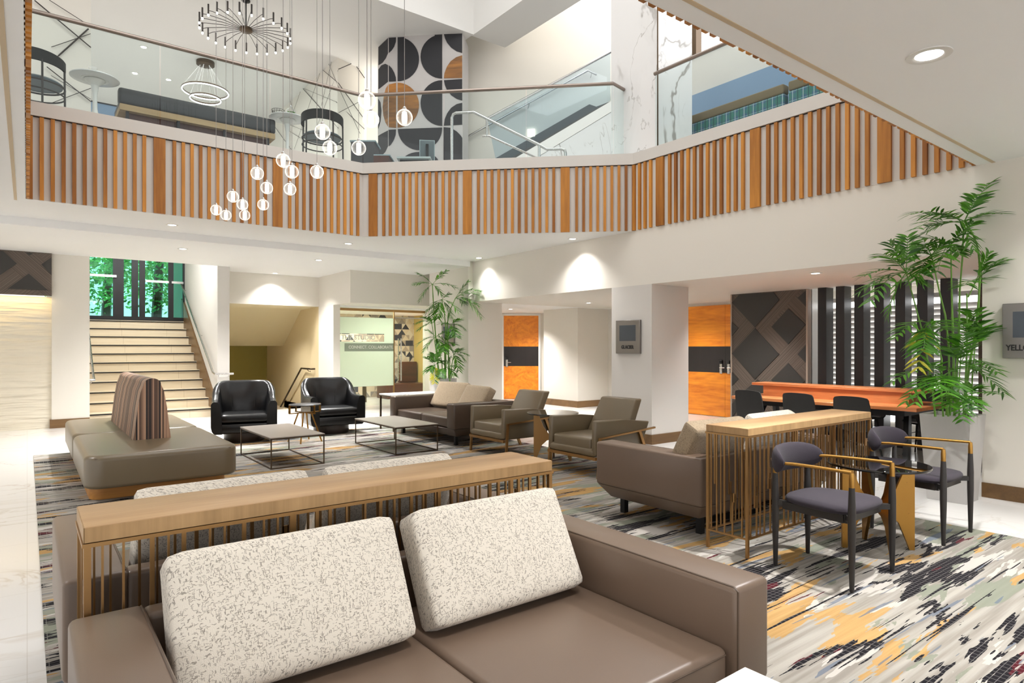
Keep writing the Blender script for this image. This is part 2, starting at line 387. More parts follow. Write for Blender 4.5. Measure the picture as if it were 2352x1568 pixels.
def mk_plaid():
    t = NT('plaid_fabric'); v = t.wcoord(); s = t.sep(v)
    def band(x, per, w, off=0): return t.math('LESS_THAN', t.math('FRACT', t.math('ADD', t.math('DIVIDE', x, per), off)), w)
    c = t.mix(band(s[1], .16, .5), lin((62, 92, 116)), lin((58, 104, 98)))
    c = t.mix(t.math('MULTIPLY', band(s[2], .14, .5), .5), c, lin((50, 112, 96)))
    c = t.mix(t.math('MULTIPLY', band(s[1], .16, .06, .2), .8), c, lin((176, 190, 188)))
    c = t.mix(t.math('MULTIPLY', band(s[2], .14, .06, .3), .7), c, lin((150, 176, 172)))
    c = t.mix(t.math('MULTIPLY', band(s[1], .16, .07, .7), .8), c, lin((30, 40, 62)))
    return t.bsdf(c, .9)
M['plaid'] = mk_plaid()
def mk_wave():
    t = NT('wave_relief_tile'); v = t.wcoord((.9, 1, 9), (0, .03, 0)); n = t.noise(v, 1.4, 2, .4, .4)
    return t.bsdf(lin((226, 218, 200)), .6, 0, n, .6, .1, .3)
M['wave'] = mk_wave()
def mk_groove():
    t = NT('grooved_dark_wood'); v = t.wcoord(); s = t.sep(v)
    d = t.math('ADD', t.math('ADD', s[1], s[0]), s[2]); e = t.math('SUBTRACT', t.math('ADD', s[1], s[0]), s[2])
    chk = t.math('GREATER_THAN', t.math('FRACT', t.math('DIVIDE', d, 1.31)), .5)
    k = t.mix(chk, d, e); ks = t.N('SeparateColor'); t.L(k, ks.inputs[0])
    cb = t.N('CombineXYZ'); t.L(t.math('MULTIPLY', ks.outputs[0], 1), cb.inputs[0])
    n = t.noise(cb.outputs[0], 46, 3, .7)
    col = t.ramp(n, [(.35, lin((56, 48, 42))), (.65, lin((110, 98, 88)))])
    return t.bsdf(col, .6, 0, n, .5, .006, .3)
M['groove'] = mk_groove()
M['dark_panel'] = plain('dark_inset_panel', (42, 39, 35), .55)
def mk_riser():
    t = NT('travertine_riser'); v = t.wcoord((.4,1,8)); n = t.noise(v, 3, 3)
    s = t.sep(t.wcoord()); col = t.mix(n, lin((206, 190, 162)), lin((224, 210, 184)))
    fx = t.math('FRACT', t.math('DIVIDE', t.math('ADD', s[0], .12), .95)); g = t.math('LESS_THAN', fx, .008)
    return t.bsdf(t.mix(t.math('MULTIPLY', g, .5), col, lin((150, 130, 100))), .45)
M['riser'] = mk_riser()
def mk_tri():
    t = NT('triangle_wallpaper'); v = t.wcoord((1,1,1)); s = t.sep(v)
    a = t.math('DIVIDE', t.math('ADD', s[0], s[1]), .26); z = t.math('DIVIDE', s[2], .17)
    fz = t.math('FRACT', z); row = t.math('FLOOR', z)
    p = t.math('ADD', a, t.math('MULTIPLY', row, .5)); q = t.math('ABSOLUTE', t.math('SUBTRACT', t.math('FRACT', p), .5))
    up = t.math('LESS_THAN', t.math('MULTIPLY', q, 2), t.math('SUBTRACT', 1, fz))
    cb = t.N('CombineXYZ'); t.L(t.math('FLOOR', p), cb.inputs[0]); t.L(row, cb.inputs[1]); t.L(up, cb.inputs[2])
    wn = t.N('TexWhiteNoise', noise_dimensions='3D'); t.L(cb.outputs[0], wn.inputs[0])
    c = t.ramp(wn.outputs[0], [(0, lin((44, 44, 58))), (.22, lin((206, 186, 164))), (.5, lin((168, 150, 136))), (.66, lin((214, 200, 184))), (.85, lin((140, 130, 126)))], 'CONSTANT')
    return t.bsdf(c, .7)
M['tri'] = mk_tri()
def mk_frost():
    t = NT('frosted_film'); d = t.N('BsdfDiffuse'); d.inputs[0].default_value = lin((238, 246, 236)); tr = t.N('BsdfTranslucent'); tr.inputs[0].default_value = lin((240, 248, 238))
    tp = t.N('BsdfTransparent'); n = t.noise(t.wcoord(), 500, 1)
    m1 = t.N('MixShader'); m1.inputs[0].default_value = .5; t.L(d.outputs[0], m1.inputs[1]); t.L(tr.outputs[0], m1.inputs[2])
    m2 = t.N('MixShader'); t.L(t.math('MULTIPLY', n, .12), m2.inputs[0]); t.L(m1.outputs[0], m2.inputs[1]); t.L(tp.outputs[0], m2.inputs[2])
    t.L(m2.outputs[0], t.out.inputs[0]); return t.m
M['frost'] = mk_frost()
def mk_leaf(name, a, b, c=None):
    t = NT(name); at = t.N('Attribute', attribute_name='tone')
    col = t.ramp(at.outputs['Fac'], [(0, lin(a)), (.8, lin(b)), (1, lin(c or b))])
    bs = t.N('BsdfPrincipled'); t.L(col, bs.inputs['Base Color']); bs.inputs['Roughness'].default_value = .42
    tl = t.N('BsdfTranslucent'); t.L(col, tl.inputs[0]); mx = t.N('MixShader'); mx.inputs[0].default_value = .3
    t.L(bs.outputs[0], mx.inputs[1]); t.L(tl.outputs[0], mx.inputs[2]); t.L(mx.outputs[0], t.out.inputs[0]); return t.m
M['palm'] = mk_leaf('palm_leaf', (34, 84, 14), (92, 156, 36), (214, 200, 60))
M['tree'] = mk_leaf('tree_leaf', (70, 160, 90), (200, 245, 160))
M['art_w'] = plain('art_plaster', (188, 184, 182), .7, ns=5)
M['art_k'] = plain('art_charcoal', (38, 38, 42), .7, ns=5)
M['art_wood'] = wood('art_zebrano', (62, 40, 22), (178, 118, 50), 'h', 5, .5, fine=18, stretch=.14, dist=.6, src='World')
M['globe_gl'] = M['globe']
# ------------------------------------------------------------------ the building
ZS, ZF, ZT = 3.33, 4.54, 10.0        # soffit, gallery floor, atrium ceiling
XW, YB = 7.616, 9.884                # right wall, balcony front
A0, A1, B1 = (0, YB), (4.43, YB), (XW, 6.79)
def bx(*a): return MB().box(*a)
struct('floor', MB().box(-9, 5.72, -5, 15.5, -.2, 0).box(-9, 3.42, 15.5, 20, -.2, 0).box(5.72, 16, -5, 18, -.2, 0), M['floor'], 'white marble tile floor of the lobby with fine tan veins', 'floor')
# gallery slab: its underside is the ceiling of the lobby
m = MB()
m.prism([(-9, YB), A1, B1, (XW, 7.2), (XW, 11.3), (-9, 11.3)], ZS, ZF-.02)
struct('ceiling', m, M['ceil'], 'white ceiling under the gallery edge in front of the dropped beam', 'ceiling')
struct('ceiling', MB().box(-9, .93, 11.3, 16, 3.215, ZF-.04).box(.93, 3.21, 11.3, 14.46, 3.215, ZF-.04).box(3.21, XW-.1, 11.3, 16, 3.215, ZF-.04), M['ceil'], 'lower white ceiling behind the dropped beam towards the stairs', 'ceiling')
struct('ceiling', MB().box(-9, XW-.001, -5, 2.236, ZS, ZF+.6), M['ceil'], 'low white ceiling over the near seating with one recessed light', 'ceiling')
struct('ceiling', bx(-9, -.015, 2.236, YB, ZS, ZF+.6), M['ceil'], 'strip of low white ceiling left of the atrium opening', 'ceiling')
struct('ceiling', bx(XW, 16, 2.19, 11.35, 2.468, ZF-.02), M['wall'], 'greige bulkhead over the alcove and corridor openings', 'ceiling')
struct('ceiling', bx(8.4, 16, 11.35, 17, 2.468, ZF-.02), M['ceil'], 'white corridor ceiling past the doorway by the palm', 'ceiling')
struct('ceiling', bx(-9, 16, -5, 12, ZT, ZT+.2), M['ceil_up'], 'high atrium ceiling above the hanging globes', 'ceiling')
struct('ceiling', bx(-9, 7.38, 10.97, 21, 8.0, ZT), M['ceil_up'], 'white gallery ceiling with recessed lights over the lounge', 'ceiling')
g = MB().box(-.13, -.10, -5, YB+.13, ZS-.004, ZS+.01).box(-.13, XW, 2.08, 2.11, ZS-.004, ZS+.01)
struct('trim_1', g, plain('reveal_groove', (196, 176, 146), .6), 'thin tan reveal groove running round the ceiling opening', 'trim')
# right-hand wall
struct('wall_right', bx(XW, 16, -5, 2.19, 0, ZS), M['wall'], 'cream wall behind the tall palm planter with the room sign', 'wall')
struct('wall_right', bx(XW, 8.516, 6.43, 7.27, 0, 2.468), M['wall_grey'], 'square greige pier carrying the GLACIER room sign', 'wall')
struct('wall_right', bx(7.5, 8.4, 11.35, 13.0, 0, 3.4), M['wall'], 'cream pier beside the far potted palm', 'wall')
struct('baseboard_right', bx(XW-.02, XW, -5, 2.19, 0, .145), M['base'], 'brown wooden baseboard under the cream right wall', 'baseboard')
struct('baseboard_right', bx(XW-.018, 8.53, 6.415, 7.285, 0, .15), M['base'], 'brown wooden baseboard round the GLACIER pier', 'baseboard')
# corridor behind the pier
struct('wall_corridor', bx(10.8, 16, 11.45, 12.75, 0, 2.468), M['wall'], 'cream corner block in the corridor between the chairs and the pier', 'wall')
struct('baseboard_corridor', bx(10.78, 16, 11.43, 12.75, 0, .16), M['base'], 'brown baseboard round the corridor corner block', 'baseboard')
struct('wall_corridor', bx(11.87, 12, 6.84, 11.45, 0, 2.468), M['wall'], 'cream corridor wall round the amber double doors', 'wall')
dC = Vector((.8, -.61, 0)).normalized(); nC = Vector((-.61, -.8, 0)).normalized()
def cplate(p, w, z0, z1, t, side=0):   # plate along the 45 degree direction, front face at p
    m = MB(); p = Vector(p); q = p+dC*w; a = [(p.x, p.y), (q.x, q.y), (q.x-nC.x*t, q.y-nC.y*t), (p.x-nC.x*t, p.y-nC.y*t)]
    return m.prism(a, z0, z1)
P0 = Vector((10.9, 14.65, 0))
struct('wall_corridor', cplate(P0-dC*1.2-nC*.06, 6.2, 0, 2.468, .1), M['wall'], 'cream end wall of the corridor around the single amber door', 'wall')
def lock(parent, M3):
    r = fin('lock_plate', MB().rbox(-.033, .033, -.02, 0, -.13, .1, .01), M['steel'], parent); r.matrix_basis = M3
    fin('card_reader', MB().rbox(-.034, .034, -.035, 0, .08, .16, .012), M['black'], r)
    fin('lever', MB().tube([(0,-.02,0),(0,-.06,0),(.12,-.06,0)], .011, 8), M['steel'], r)
    return r
def door(name, w, h, Mx, label, lk):
    t = thing(name, label, 'door'); t.matrix_basis = Mx; t['kind'] = 'structure'
    b1, b2 = h*.395, h*.63
    fin('lower_panel', bx(0, w, 0, .045, .008, b1), M['door_wood'], t); fin('upper_panel', bx(0, w, 0, .045, b2, h), M['door_wood'], t)
    fin('band', bx(0, w, .002, .045, b1, b2), M['wenge'], t)
    lock(t, Matrix.Translation((lk, 0, h*.44)))
    return t
Mc = Matrix.Translation(P0+Vector((0,0,0)))@Matrix(((dC.x, -nC.x, 0, 0), (dC.y, -nC.y, 0, 0), (0, 0, 1, 0), (0, 0, 0, 1)))
door('door_1', 1.0, 2.4, Mc, 'single amber veneer door with black band at the corridor end', .09)
fr = MB().box(-.06, 0, -.02, .05, 0, 2.46).box(1.0, 1.06, -.02, .05, 0, 2.46).box(-.06, 1.06, -.02, .05, 2.4, 2.46)
o = struct('trim_2', fr, M['white_gloss'], 'white frame round the single corridor door', 'trim'); o.matrix_basis = Mc
def Bm(x, y, z=0): return Matrix.Translation((x, y, z))@Matrix(((0, 1, 0, 0), (-1, 0, 0, 0), (0, 0, 1, 0), (0, 0, 0, 1)))   # faces -x, local x runs -y
door('door_2', 1.02, 2.4, Bm(11.82, 9.005), 'amber veneer door leaf with black band, beside the dark partition', .93)
d = door('door_3', 1.02, 2.4, Bm(11.82, 7.98), 'second amber door leaf, cut off by the edge of the dark partition', .09)
# far wall with the left panel, stair opening, niche and glass room
struct('wall_back', MB().box(.358, .943, 14.45, 18.3, 0, 4.4), M['wall'], 'cream pier between the white wave wall and the stairs', 'wall')
struct('baseboard_back', bx(.33, .943, 14.43, 14.6, 0, .16), M['base'], 'brown baseboard under the cream pier left of the stairs', 'baseboard')
struct('wall_back', MB().box(3.2, 3.44, 14.45, 20, 0, 4.4), M['wall_grey'], 'greige wall end on the right of the lobby stairs', 'wall')
struct('wall_back', bx(-9, .358, 14.5, 14.7, 0, 2.42), M['wave'], 'white wave relief wall lit from a warm cove above', 'wall')
gp = struct('wall_back', bx(-9, .358, 14.36, 14.5, 2.44, 3.3), M['groove'], 'dark grooved wood lattice band above the white wave wall', 'wall')
def zq1(a, b): return Yp(a/3.483, 560+b/3.483, 14.36)
def inset(polys, ax, off, nm, label):
    m = MB()
    for P in polys:
        if ax == 'y': m.prism([(p.x, p.z) for p in P], off-.012, off+.004, 'y')
        else: m.prism([(p.y, p.z) for p in P], off-.012, off+.004, 'x')
    return m
m = inset([[zq1(*q) for q in P] for P in ([(-30,52),(25,57),(135,157),(-30,272)], [(205,70),(268,74),(235,93)], [(330,165),(411,108),(411,245)], [(60,359),(230,237),(385,371)])], 'y', 14.36, '', '')
struct('wall_back', m, M['dark_panel'], 'dark diamond insets of the lattice band above the wave wall', 'wall')
# stairs up to the windows
m = MB(); rz, tr = .195, .31
for i in range(11): m.box(.943, 3.165, 14.8+i*tr, 18.4, i*rz, (i+1)*rz-.03)
st = thing('staircase', 'beige stone lobby staircase rising to the dark framed windows', 'stairs', (0,0,0)); st['kind'] = 'structure'
fin('riser', m, M['riser'], st)
m = MB()
for i in range(11): m.box(.943, 3.165, 14.8+i*tr-.015, 18.4 if i == 10 else 14.8+(i+1)*tr+.02, (i+1)*rz-.03, (i+1)*rz)
fin('tread', m, M['riser'], st)
m = MB()
for i in range(11): m.box(.95, 3.16, 14.8+i*tr-.022, 14.8+i*tr-.014, (i+1)*rz-.036, (i+1)*rz-.012)
fin('nosing', m, M['black'], st)
m = MB(); m.prism([(14.47, 0), (14.75, 0), (18.25, 2.2), (18.25, 2.75), (17.9, 2.62), (14.6, .42), (14.47, .2)], 3.165, 3.2, 'x')
fin('skirt', m, M['base'], st)
struct('wall_stairs', MB().box(.943, 3.2, 18.1, 18.25, -.2, 2.12), M['wall'], 'wall under the top landing windows of the stairs', 'wall')
struct('ceiling', bx(.3, 3.5, 14.46, 18.4, 4.36, 4.48), M['ceil'], 'ceiling over the top of the lobby stairs', 'ceiling')
WZ = 2.155
def rail(name, label, pts, r=.02, mat=None, brk=(), group=None):
    t = thing(name, label, 'handrail', (0,0,0)); fin('rail', MB().tube(pts, r, 10), mat or M['steel'], t)
    for p, q in brk: fin('bracket', MB().tube([p, (Vector(p)+Vector(q))/2-Vector((0,0,.03)), q], .009, 6), mat or M['steel'], t)
    return t
rail('handrail', 'brushed steel handrail on the right wall of the lobby stairs', [(3.5, 14.36, .93), (3.13, 14.36, .93), (3.12, 14.5, .97), (3.12, 18.0, 3.12)], .022, None, [((3.12, 15.9, 1.83), (3.2, 15.9, 1.76)), ((3.12, 17.8, 3.0), (3.2, 17.8, 2.93)), ((3.42, 14.36, .93), (3.42, 14.45, .88)), ((3.2, 14.36, .93), (3.22, 14.45, .88))])
rail('handrail', 'short steel handrail beside the cream pier left of the stairs', [(.95, 14.62, .86), (1.03, 14.62, .86), (1.03, 14.8, .9), (1.03, 17.6, 2.85)], .022, None, [((1.0, 14.62, .86), (.945, 14.66, .8))])
# windows at the stair head
def P18(u, v): p = Yp(u, v, 18.0); return p.x, p.z
def wx(a): return Yp(190+a/3.919, 650, 18.0).x
w = thing('window_1', 'black framed glazed doors at the stair head with trees outside', 'window'); w['kind'] = 'structure'
m = MB(); f1 = 2.145
for a, b in ((40, 62), (272, 308), (308, 355), (355, 368), (440, 498), (510, 545), (545, 560), (770, 815), (900, 930)): m.box(wx(a), wx(b), 17.96, 18.06, f1, 4.36)
m.box(wx(40), wx(930), 17.955, 18.065, f1, f1+.1)
fin('window_frame', m, M['black'], w)
m = MB()
for a, b, z in ((62, 300, 218), (560, 770, 245), (795, 900, 245)):
    z0 = Yp(300, 580+z/3.919, 17.93).z; m.box(wx(a), wx(b), 17.9, 17.93, z0-.035, z0+.02)
fin('push_bar', m, M['steel'], w)
for a, b in ((62, 272), (368, 440), (498, 510), (560, 770), (815, 900)): fin('pane', bx(wx(a), wx(b), 18.0, 18.012, f1+.1, 4.36), M['tint'], w)
# niche with the stairs going down
struct('wall_niche', bx(3.44, 5.72, 15.35, 15.5, 2.493, 3.3), M['wall'], 'cream header over the stairs leading down', 'wall')
struct('wall_niche', MB().prism([(15.35, -.2), (15.35, 3.3), (20, 3.3), (20, -3), (16, -3), (16, -.2)], 5.72, 5.88, 'x'), plain('niche_wall', (216, 198, 158), .7), 'cream side wall of the stairs leading down', 'wall')
struct('wall_niche', MB().box(3.44, 5.72, 19.6, 19.75, -3, 2.6).box(3.9, 4.15, 19.45, 19.6, -3, 2.6), M['olive'], 'olive back wall at the bottom of the stairs leading down', 'wall')
struct('wall_niche', bx(5.72, 5.885, 14.4, 15.35, 0, 3.3), M['wall'], 'cream jamb between the lower stairs and the frosted glass', 'wall')
struct('ceiling', MB().prism([(15.4, 2.493), (16.63, 2.47), (18.07, 1.53), (20, 1.53), (20, 2.6), (15.4, 2.6)], 3.44, 5.72, 'x'), plain('soffit_paint', (232, 220, 184), .7), 'sloping cream soffit over the stairs leading down', 'ceiling')
m = MB()
for i in range(12): m.box(3.44, 5.72, 15.5+i*.28, 20, -.2-i*.18-1, -.18*(i+1))
sd = struct('staircase', m, M['riser'], 'stairs leading down behind the black swivel chairs', 'stairs')
rail('handrail', 'bronze handrail on the wall of the stairs leading down', [(5.72, 15.6, .95), (5.62, 15.6, .95), (5.62, 16.3, .95), (5.62, 18.3, -.38)], .022, M['darkmetal'], [((5.62, 15.9, .95), (5.72, 15.9, .88)), ((5.62, 17.6, .07), (5.72, 17.6, .0))])
# bulkhead and glass room
struct('wall_back', MB().box(5.715, 8.6, 13.4, 15.2, 2.488, 3.3), M['wall'], 'cream bulkhead over the frosted glass room', 'wall')
YG = 14.9
struct('wall_studio', MB().box(5.9, 10.5, 17.6, 17.7, 0, 2.6), M['tri'], 'triangle patterned wallpaper wall inside the glass room', 'wall')
struct('wall_studio', MB().box(9.6, 9.75, YG+.15, 17.6, 0, 2.6), M['yellow'], 'mustard side wall inside the glass room', 'wall')
struct('wall_studio', MB().box(8.45, 8.6, 13.0, YG+.1, 0, 2.5), M['wall'], 'cream return wall behind the far potted palm', 'wall')
struct('ceiling', bx(5.88, 10.5, YG-.5, 17.7, 2.46, 2.488), M['ceil'], 'ceiling inside the glass room', 'ceiling')
def gx(a): return Yp(760+a/4.3556, 800, YG).x
def gz(b, a=600): return Yp(760+a/4.3556, 600+b/4.3556, YG).z
gp = thing('glass_partition', 'glass partition with frosted film, lettered bands and a sliding door', 'glass partition', (0,0,0)); gp['kind'] = 'structure'
x0, x1, x2 = 5.9, gx(630), gx(985)
fin('top_rail', bx(x0, x2, YG-.03, YG+.03, 2.40, 2.46), M['bronze'], gp)
fin('glass_panel', bx(x0, x1-.01, YG, YG+.012, .02, 2.40), M['studio_glass'], gp)
gd = fin('glass_door', bx(x1+.005, x2, YG-.02, YG-.008, .02, 2.30), M['studio_glass'], gp)
fin('post', MB().box(x1-.012, x1+.012, YG-.02, YG+.02, 0, 2.42).box(x2-.012, x2+.012, YG-.03, YG+.01, 0, 2.42), M['bronze'], gp)
fin('header_track', bx(x1, x2, YG-.04, YG+.01, 2.24, 2.27), M['steel'], gp)
hx = gx(688); hx2 = gx(664)
fin('pull_handle', MB().tube([(hx, YG-.08, .62), (hx, YG-.08, 1.72)], .018, 10).bar((hx, YG-.08, .8), (hx, YG, .8), .014).bar((hx, YG-.08, 1.5), (hx, YG, 1.5), .014), M['steel'], gd)
fin('pull_handle', MB().tube([(hx, YG+.07, .62), (hx, YG+.07, 1.72)], .018, 10).bar((hx, YG+.07, .8), (hx, YG, .8), .014), M['steel'], gd)
b1t, b1b, b2t, b2b = gz(727), gz(805), gz(820), gz(898); ft, fb = gz(570), gz(1240)
xb1, xb2 = gx(533), gx(135)
m = MB()
for a in ((x0, x1-.012, b1t, ft), (xb1, x1-.012, b1b, b1t), (x0, x1-.012, b2t, b1b), (x0, xb2, b2b, b2t), (x0, x1-.012, fb, b2b)): m.box(a[0], a[1], YG-.006, YG-.001, a[2], a[3])
fin('frosted_film', m, M['frost'], gp)
fin('grey_band', bx(xb2, x1-.012, YG-.006, YG-.001, b2b, b2t), plain('grey_band_film', (158, 170, 154), .6), gp)
Tf = lambda x, y, z: Matrix.Translation((x, y, z))@Matrix.Rotation(pi/2, 4, 'X')
tm = plain('frost_letter', (244, 248, 240), .6)
text('THE STUDIO', .155, tm, gp, Tf((gx(100)+gx(445))/2, YG-.006, (b1t+b1b)/2), .002, width=gx(445)-gx(105), bold=.003)
text('CONNECT. COLLABORATE.', .107, tm, gp, Tf((gx(175)+gx(625))/2, YG-.008, (b2t+b2b)/2), .002, width=gx(625)-gx(177), bold=.002)
s = thing('studio_cabinet', 'dark brown low cabinet and seat inside the glass room', 'cabinet', (0,0,0))
fin('body', MB().rbox(8.2, 9.55, 16.6, 17.3, 0, .42, .02), M['dark_brown'], s); fin('backrest', MB().rbox(8.95, 9.55, 17.3, 17.45, .42, 1.05, .03), M['dark_brown'], s)
s = thing('whiteboard_stand', 'low dark stand seen under the frosted film', 'stand', (7.0, 16.2, 0))
fin('rail', MB().box(-.8, .6, -.02, .02, .42, .52), M['black'], s); fin('leg', MB().box(-.6, -.57, -.1, .1, 0, .42), M['darkmetal'], s); fin('leg', MB().box(.3, .33, -.1, .1, 0, .42), M['darkmetal'], s)
# alcove: dark lattice partition, fins, blinds
struct('wall_alcove', bx(10.35, 10.45, 5.43, 6.84, 0, 2.468), M['groove'], 'dark grooved lattice partition behind the communal table', 'wall')
def zq4(a, b): return Xp(1660+a/4.9, 640+b/4.9, 10.35)
polys = ([(105,270),(188,178),(575,153),(640,238),(365,546)], [(105,840),(365,556),(638,850),(365,1130)], [(552,540),(740,335),(935,515),(740,735)], [(845,850),(938,745),(938,945)],
  [(550,1140),(740,950),(925,1150),(735,1340)], [(103,485),(180,555),(103,650)], [(103,1045),(180,1130),(103,1210)], [(845,215),(938,133),(938,310)], [(245,1260),(395,1135),(520,1260),(395,1400)], [(103,1410),(150,1360),(200,1440),(103,1560)])
m = inset([[zq4(*q) for q in P] for P in polys], 'x', 10.35, '', '')
struct('wall_alcove', m, M['dark_panel'], 'dark diamond insets of the lattice partition', 'wall')
struct('trim_3', MB().box(10.33, 10.47, 6.835, 6.86, 0, 2.468).box(10.33, 10.47, 5.40, 5.43, 0, 2.468), plain('partition_edge', (158, 142, 128), .5), 'pale edge strips on both sides of the dark lattice partition', 'trim')
struct('wall_alcove', bx(10.35, 10.45, 2.2, 3.02, 0, 2.468), M['groove'], 'dark grooved panel half hidden behind the tall palm', 'wall')
ys = []
for k, (a, b) in enumerate(((1070,1165),(1272,1368),(1480,1585),(1705,1812))): ys.append((Xp(1660+a/4.9, 800, 10.3).y, Xp(1660+b/4.9, 800, 10.3).y))
for a, b in ((418,518),(636,742),(870,985)): ys.append((Xp(1960+a/4.3546, 800, 10.3).y, Xp(1960+b/4.3546, 800, 10.3).y))
fs = thing('fin_screen', 'screen of tall dark wooden fins in front of the white blinds', 'screen', (0,0,0))
fx = Yp(1914, 800, min(ys[0])).x
for a, b in ys: fin('fin', bx(10.3, fx, min(a, b), max(a, b), 0, 2.466), M['wenge'], fs)
bl = thing('louvre_blind', 'white horizontal blinds glowing behind the dark wooden fins', 'blinds', (10.95, 0, 0))
m = MB()
for i in range(20):
    z = .5+i*.085; m.bar((0, 2.9, z), (0, 5.36, z), .09, .012, (.9, 0, .5))
fin('slat', m, M['white_gloss'], bl)
fin('header', bx(-.05, .05, 2.9, 5.36, 2.25, 2.32), M['white_gloss'], bl)
struct('wall_alcove', bx(10.88, 11.0, 5.36, 5.5, 0, 2.468).box(10.45, 10.9, 5.4, 5.46, 0, 2.468), plain('silver_reveal', (206, 204, 200), .35), 'silver grey reveal beside the blinds', 'wall')
struct('window_2', bx(11.08, 11.1, 2.9, 5.4, .3, 2.25), M['sky'], 'bright daylight window behind the blinds', 'window')
struct('wall_alcove', MB().box(11.1, 11.2, 2.2, 6.9, 0, 2.468), M['wall'], 'wall round the window behind the blinds', 'wall')
# ---- balcony faces: backing, slats, fascia
def face_frame(p, q, out):   # local frame on a vertical face
    p = Vector((p[0], p[1], 0)); q = Vector((q[0], q[1], 0)); d = (q-p).normalized(); o = Vector((out[0], out[1], 0)).normalized()
    return p, d, o, (q-p).length
def slats(name, label, p, q, out, wides, z0=3.332, z1=4.36, depth=.042, first=None):
    p, d, o, Lh = face_frame(p, q, out)
    Mx = Matrix(((d.x, o.x, 0, p.x), (d.y, o.y, 0, p.y), (0, 0, 1, 0), (0, 0, 0, 1)))
    t = thing(name, label, 'wood slat cladding'); t['kind'] = 'structure'
    m = MB(); m.M = Mx; m.box(0, Lh, -.03, .006, z0, z1+.012); fin('backing', m, M['wall_grey'], t)
    m = MB(); m.M = Mx; mw = MB(); mw.M = Mx
    per = (wides[1]-wides[0]) if len(wides) > 1 else 1.16
    W = .142; sp = (per-W)/13.0; wd = .043
    W0 = sorted(wides); ext = [W0[0]-per*k for k in range(5, 0, -1)]+list(W0)+[W0[-1]+per*k for k in range(1, 8)]
    for w0 in ext:
        if -.01 <= w0-W/2 and w0+W/2 <= Lh+.01: mw.tv = random.uniform(.2, .5); mw.box(w0-W/2, w0+W/2, 0, depth, z0, z1)
        for k in range(12):
            c = w0+W/2+sp*(k+1)-.0
            if wd/2 <= c <= Lh-wd/2+.01:
                m.tv = random.choice((random.uniform(.1, .45), random.uniform(.45, 1))); m.box(c-wd/2, c+wd/2, 0, depth, z0, z1)
    fin('narrow_slat', m, M['slat'], t)
    fin('wide_board', mw, M['slat'], t)
    return t
xA = lambda u: Yp(u, 480, YB-.03).x
slats('slat_cladding', 'honey wood slats on the long balcony front at left', A0, A1, (0,-1), [xA(366.5), xA(638)])
nCh = Vector((-1,-1,0)).normalized()
def sC(u): q = Pp(u, 470, (A1[0], A1[1], 0), nCh); return (q-Vector((A1[0], A1[1], q.z))).length
slats('slat_cladding', 'honey wood slats on the angled middle of the balcony', A1, B1, nCh, [sC(858), sC(1073.5)])
yB = lambda u: B1[1]-Xp(u, 400, XW-.03).y
slats('slat_cladding', 'honey wood slats above the right wall under the plaid bench', B1, (XW, 2.236), (-1,0), [yB(1515.5), yB(1734.5)])
slats('slat_cladding', 'honey wood slats along the near ceiling edge, seen from below', (XW, 2.236), (-.015, 2.236), (0,1), [.75, 1.91], 3.345, 4.4)
slats('slat_cladding', 'honey wood slats seen edge-on at the left of the opening', (-.015, 2.236), (-.015, YB), (1,0), [.6, 1.76], 3.332, 4.9, .036)
def band(p, q, out, z0, z1, t0, t1):
    p, d, o, Lh = face_frame(p, q, out); a = p-d*0; b = p+d*Lh
    return [(a+o*t0), (b+o*t0), (b+o*t1), (a+o*t1)]
m = MB()
k1 = .042*math.tan(pi/8)
m.prism([(-.015, YB-.042), (A1[0]-k1, YB-.042), (XW-.042, B1[1]-k1), (XW-.042, 2.236), (XW+.3, 2.236), (XW+.3, B1[1]), (A1[0], YB+.3), (-.015, YB+.3)], 4.372, 4.545)
struct('trim_4', m, M['wall_grey'], 'pale fascia band under the glass balustrade', 'trim')
m = MB(); k2 = .012*math.tan(pi/8); m.prism([(-.015, YB-.012), (A1[0]-k2, YB-.012), (XW-.012, B1[1]-k2), (XW-.012, 2.236), (XW+.2, 2.236), (XW+.2, B1[1]), (A1[0], YB+.2), (-.015, YB+.2)], 4.361, 4.373)
struct('trim_shadow_strip', m, M['black'], 'thin black strip standing in for the shadow between the slats and the fascia', 'trim')  # black strip paints in the shade of the joint
m = MB(); m.prism([(-6, YB+.3), (A1[0], YB+.3), (XW+.3, B1[1]), (XW+.3, 2.3), (13, 2.3), (13, 21), (-6, 21)], ZF-.04, ZF)
struct('floor', m, M['floor'], 'gallery floor of the upper lounge', 'floor')
# ---- balustrade
def bal(name, label, segs, railpts):
    t = thing(name, label, 'glass balustrade'); t['kind'] = 'structure'
    for (p, q) in segs:
        p = Vector(p); q = Vector(q); m = MB(); m.bar((p.x, p.y, 5.10), (q.x, q.y, 5.10), .014, 1.12); fin('glass_panel', m, M['clear'], t)
    fin('rail', MB().tube(railpts, .028, 10), M['rail'], t)
    return t
zr = 5.685
ox = .02
bal('glass_balustrade', 'long glass balustrade with pewter rail along the left balcony', [((0, YB+ox), (1.45, YB+ox)), ((1.465, YB+ox), (2.93, YB+ox)), ((2.945, YB+ox), (4.43, YB+ox))], [(-.015, YB+ox, zr), (4.44, YB+ox, zr)])
pa = Vector((A1[0]+.02, YB+.01, 0)); pb = Vector((7.40, 6.99+.04, 0)); dd = (pb-pa)
sg = [((pa+dd*a)[:2]+(0,), (pa+dd*b)[:2]+(0,)) for a, b in ((0, .33), (.335, .66), (.665, 1))]
bal('glass_balustrade', 'angled glass balustrade in front of the upper stairs', sg+[((7.42, 7.03, 0), (7.70, 7.09, 0))], [(4.44, YB+ox, zr), (pb.x, pb.y, zr), (7.71, 7.09, zr)])
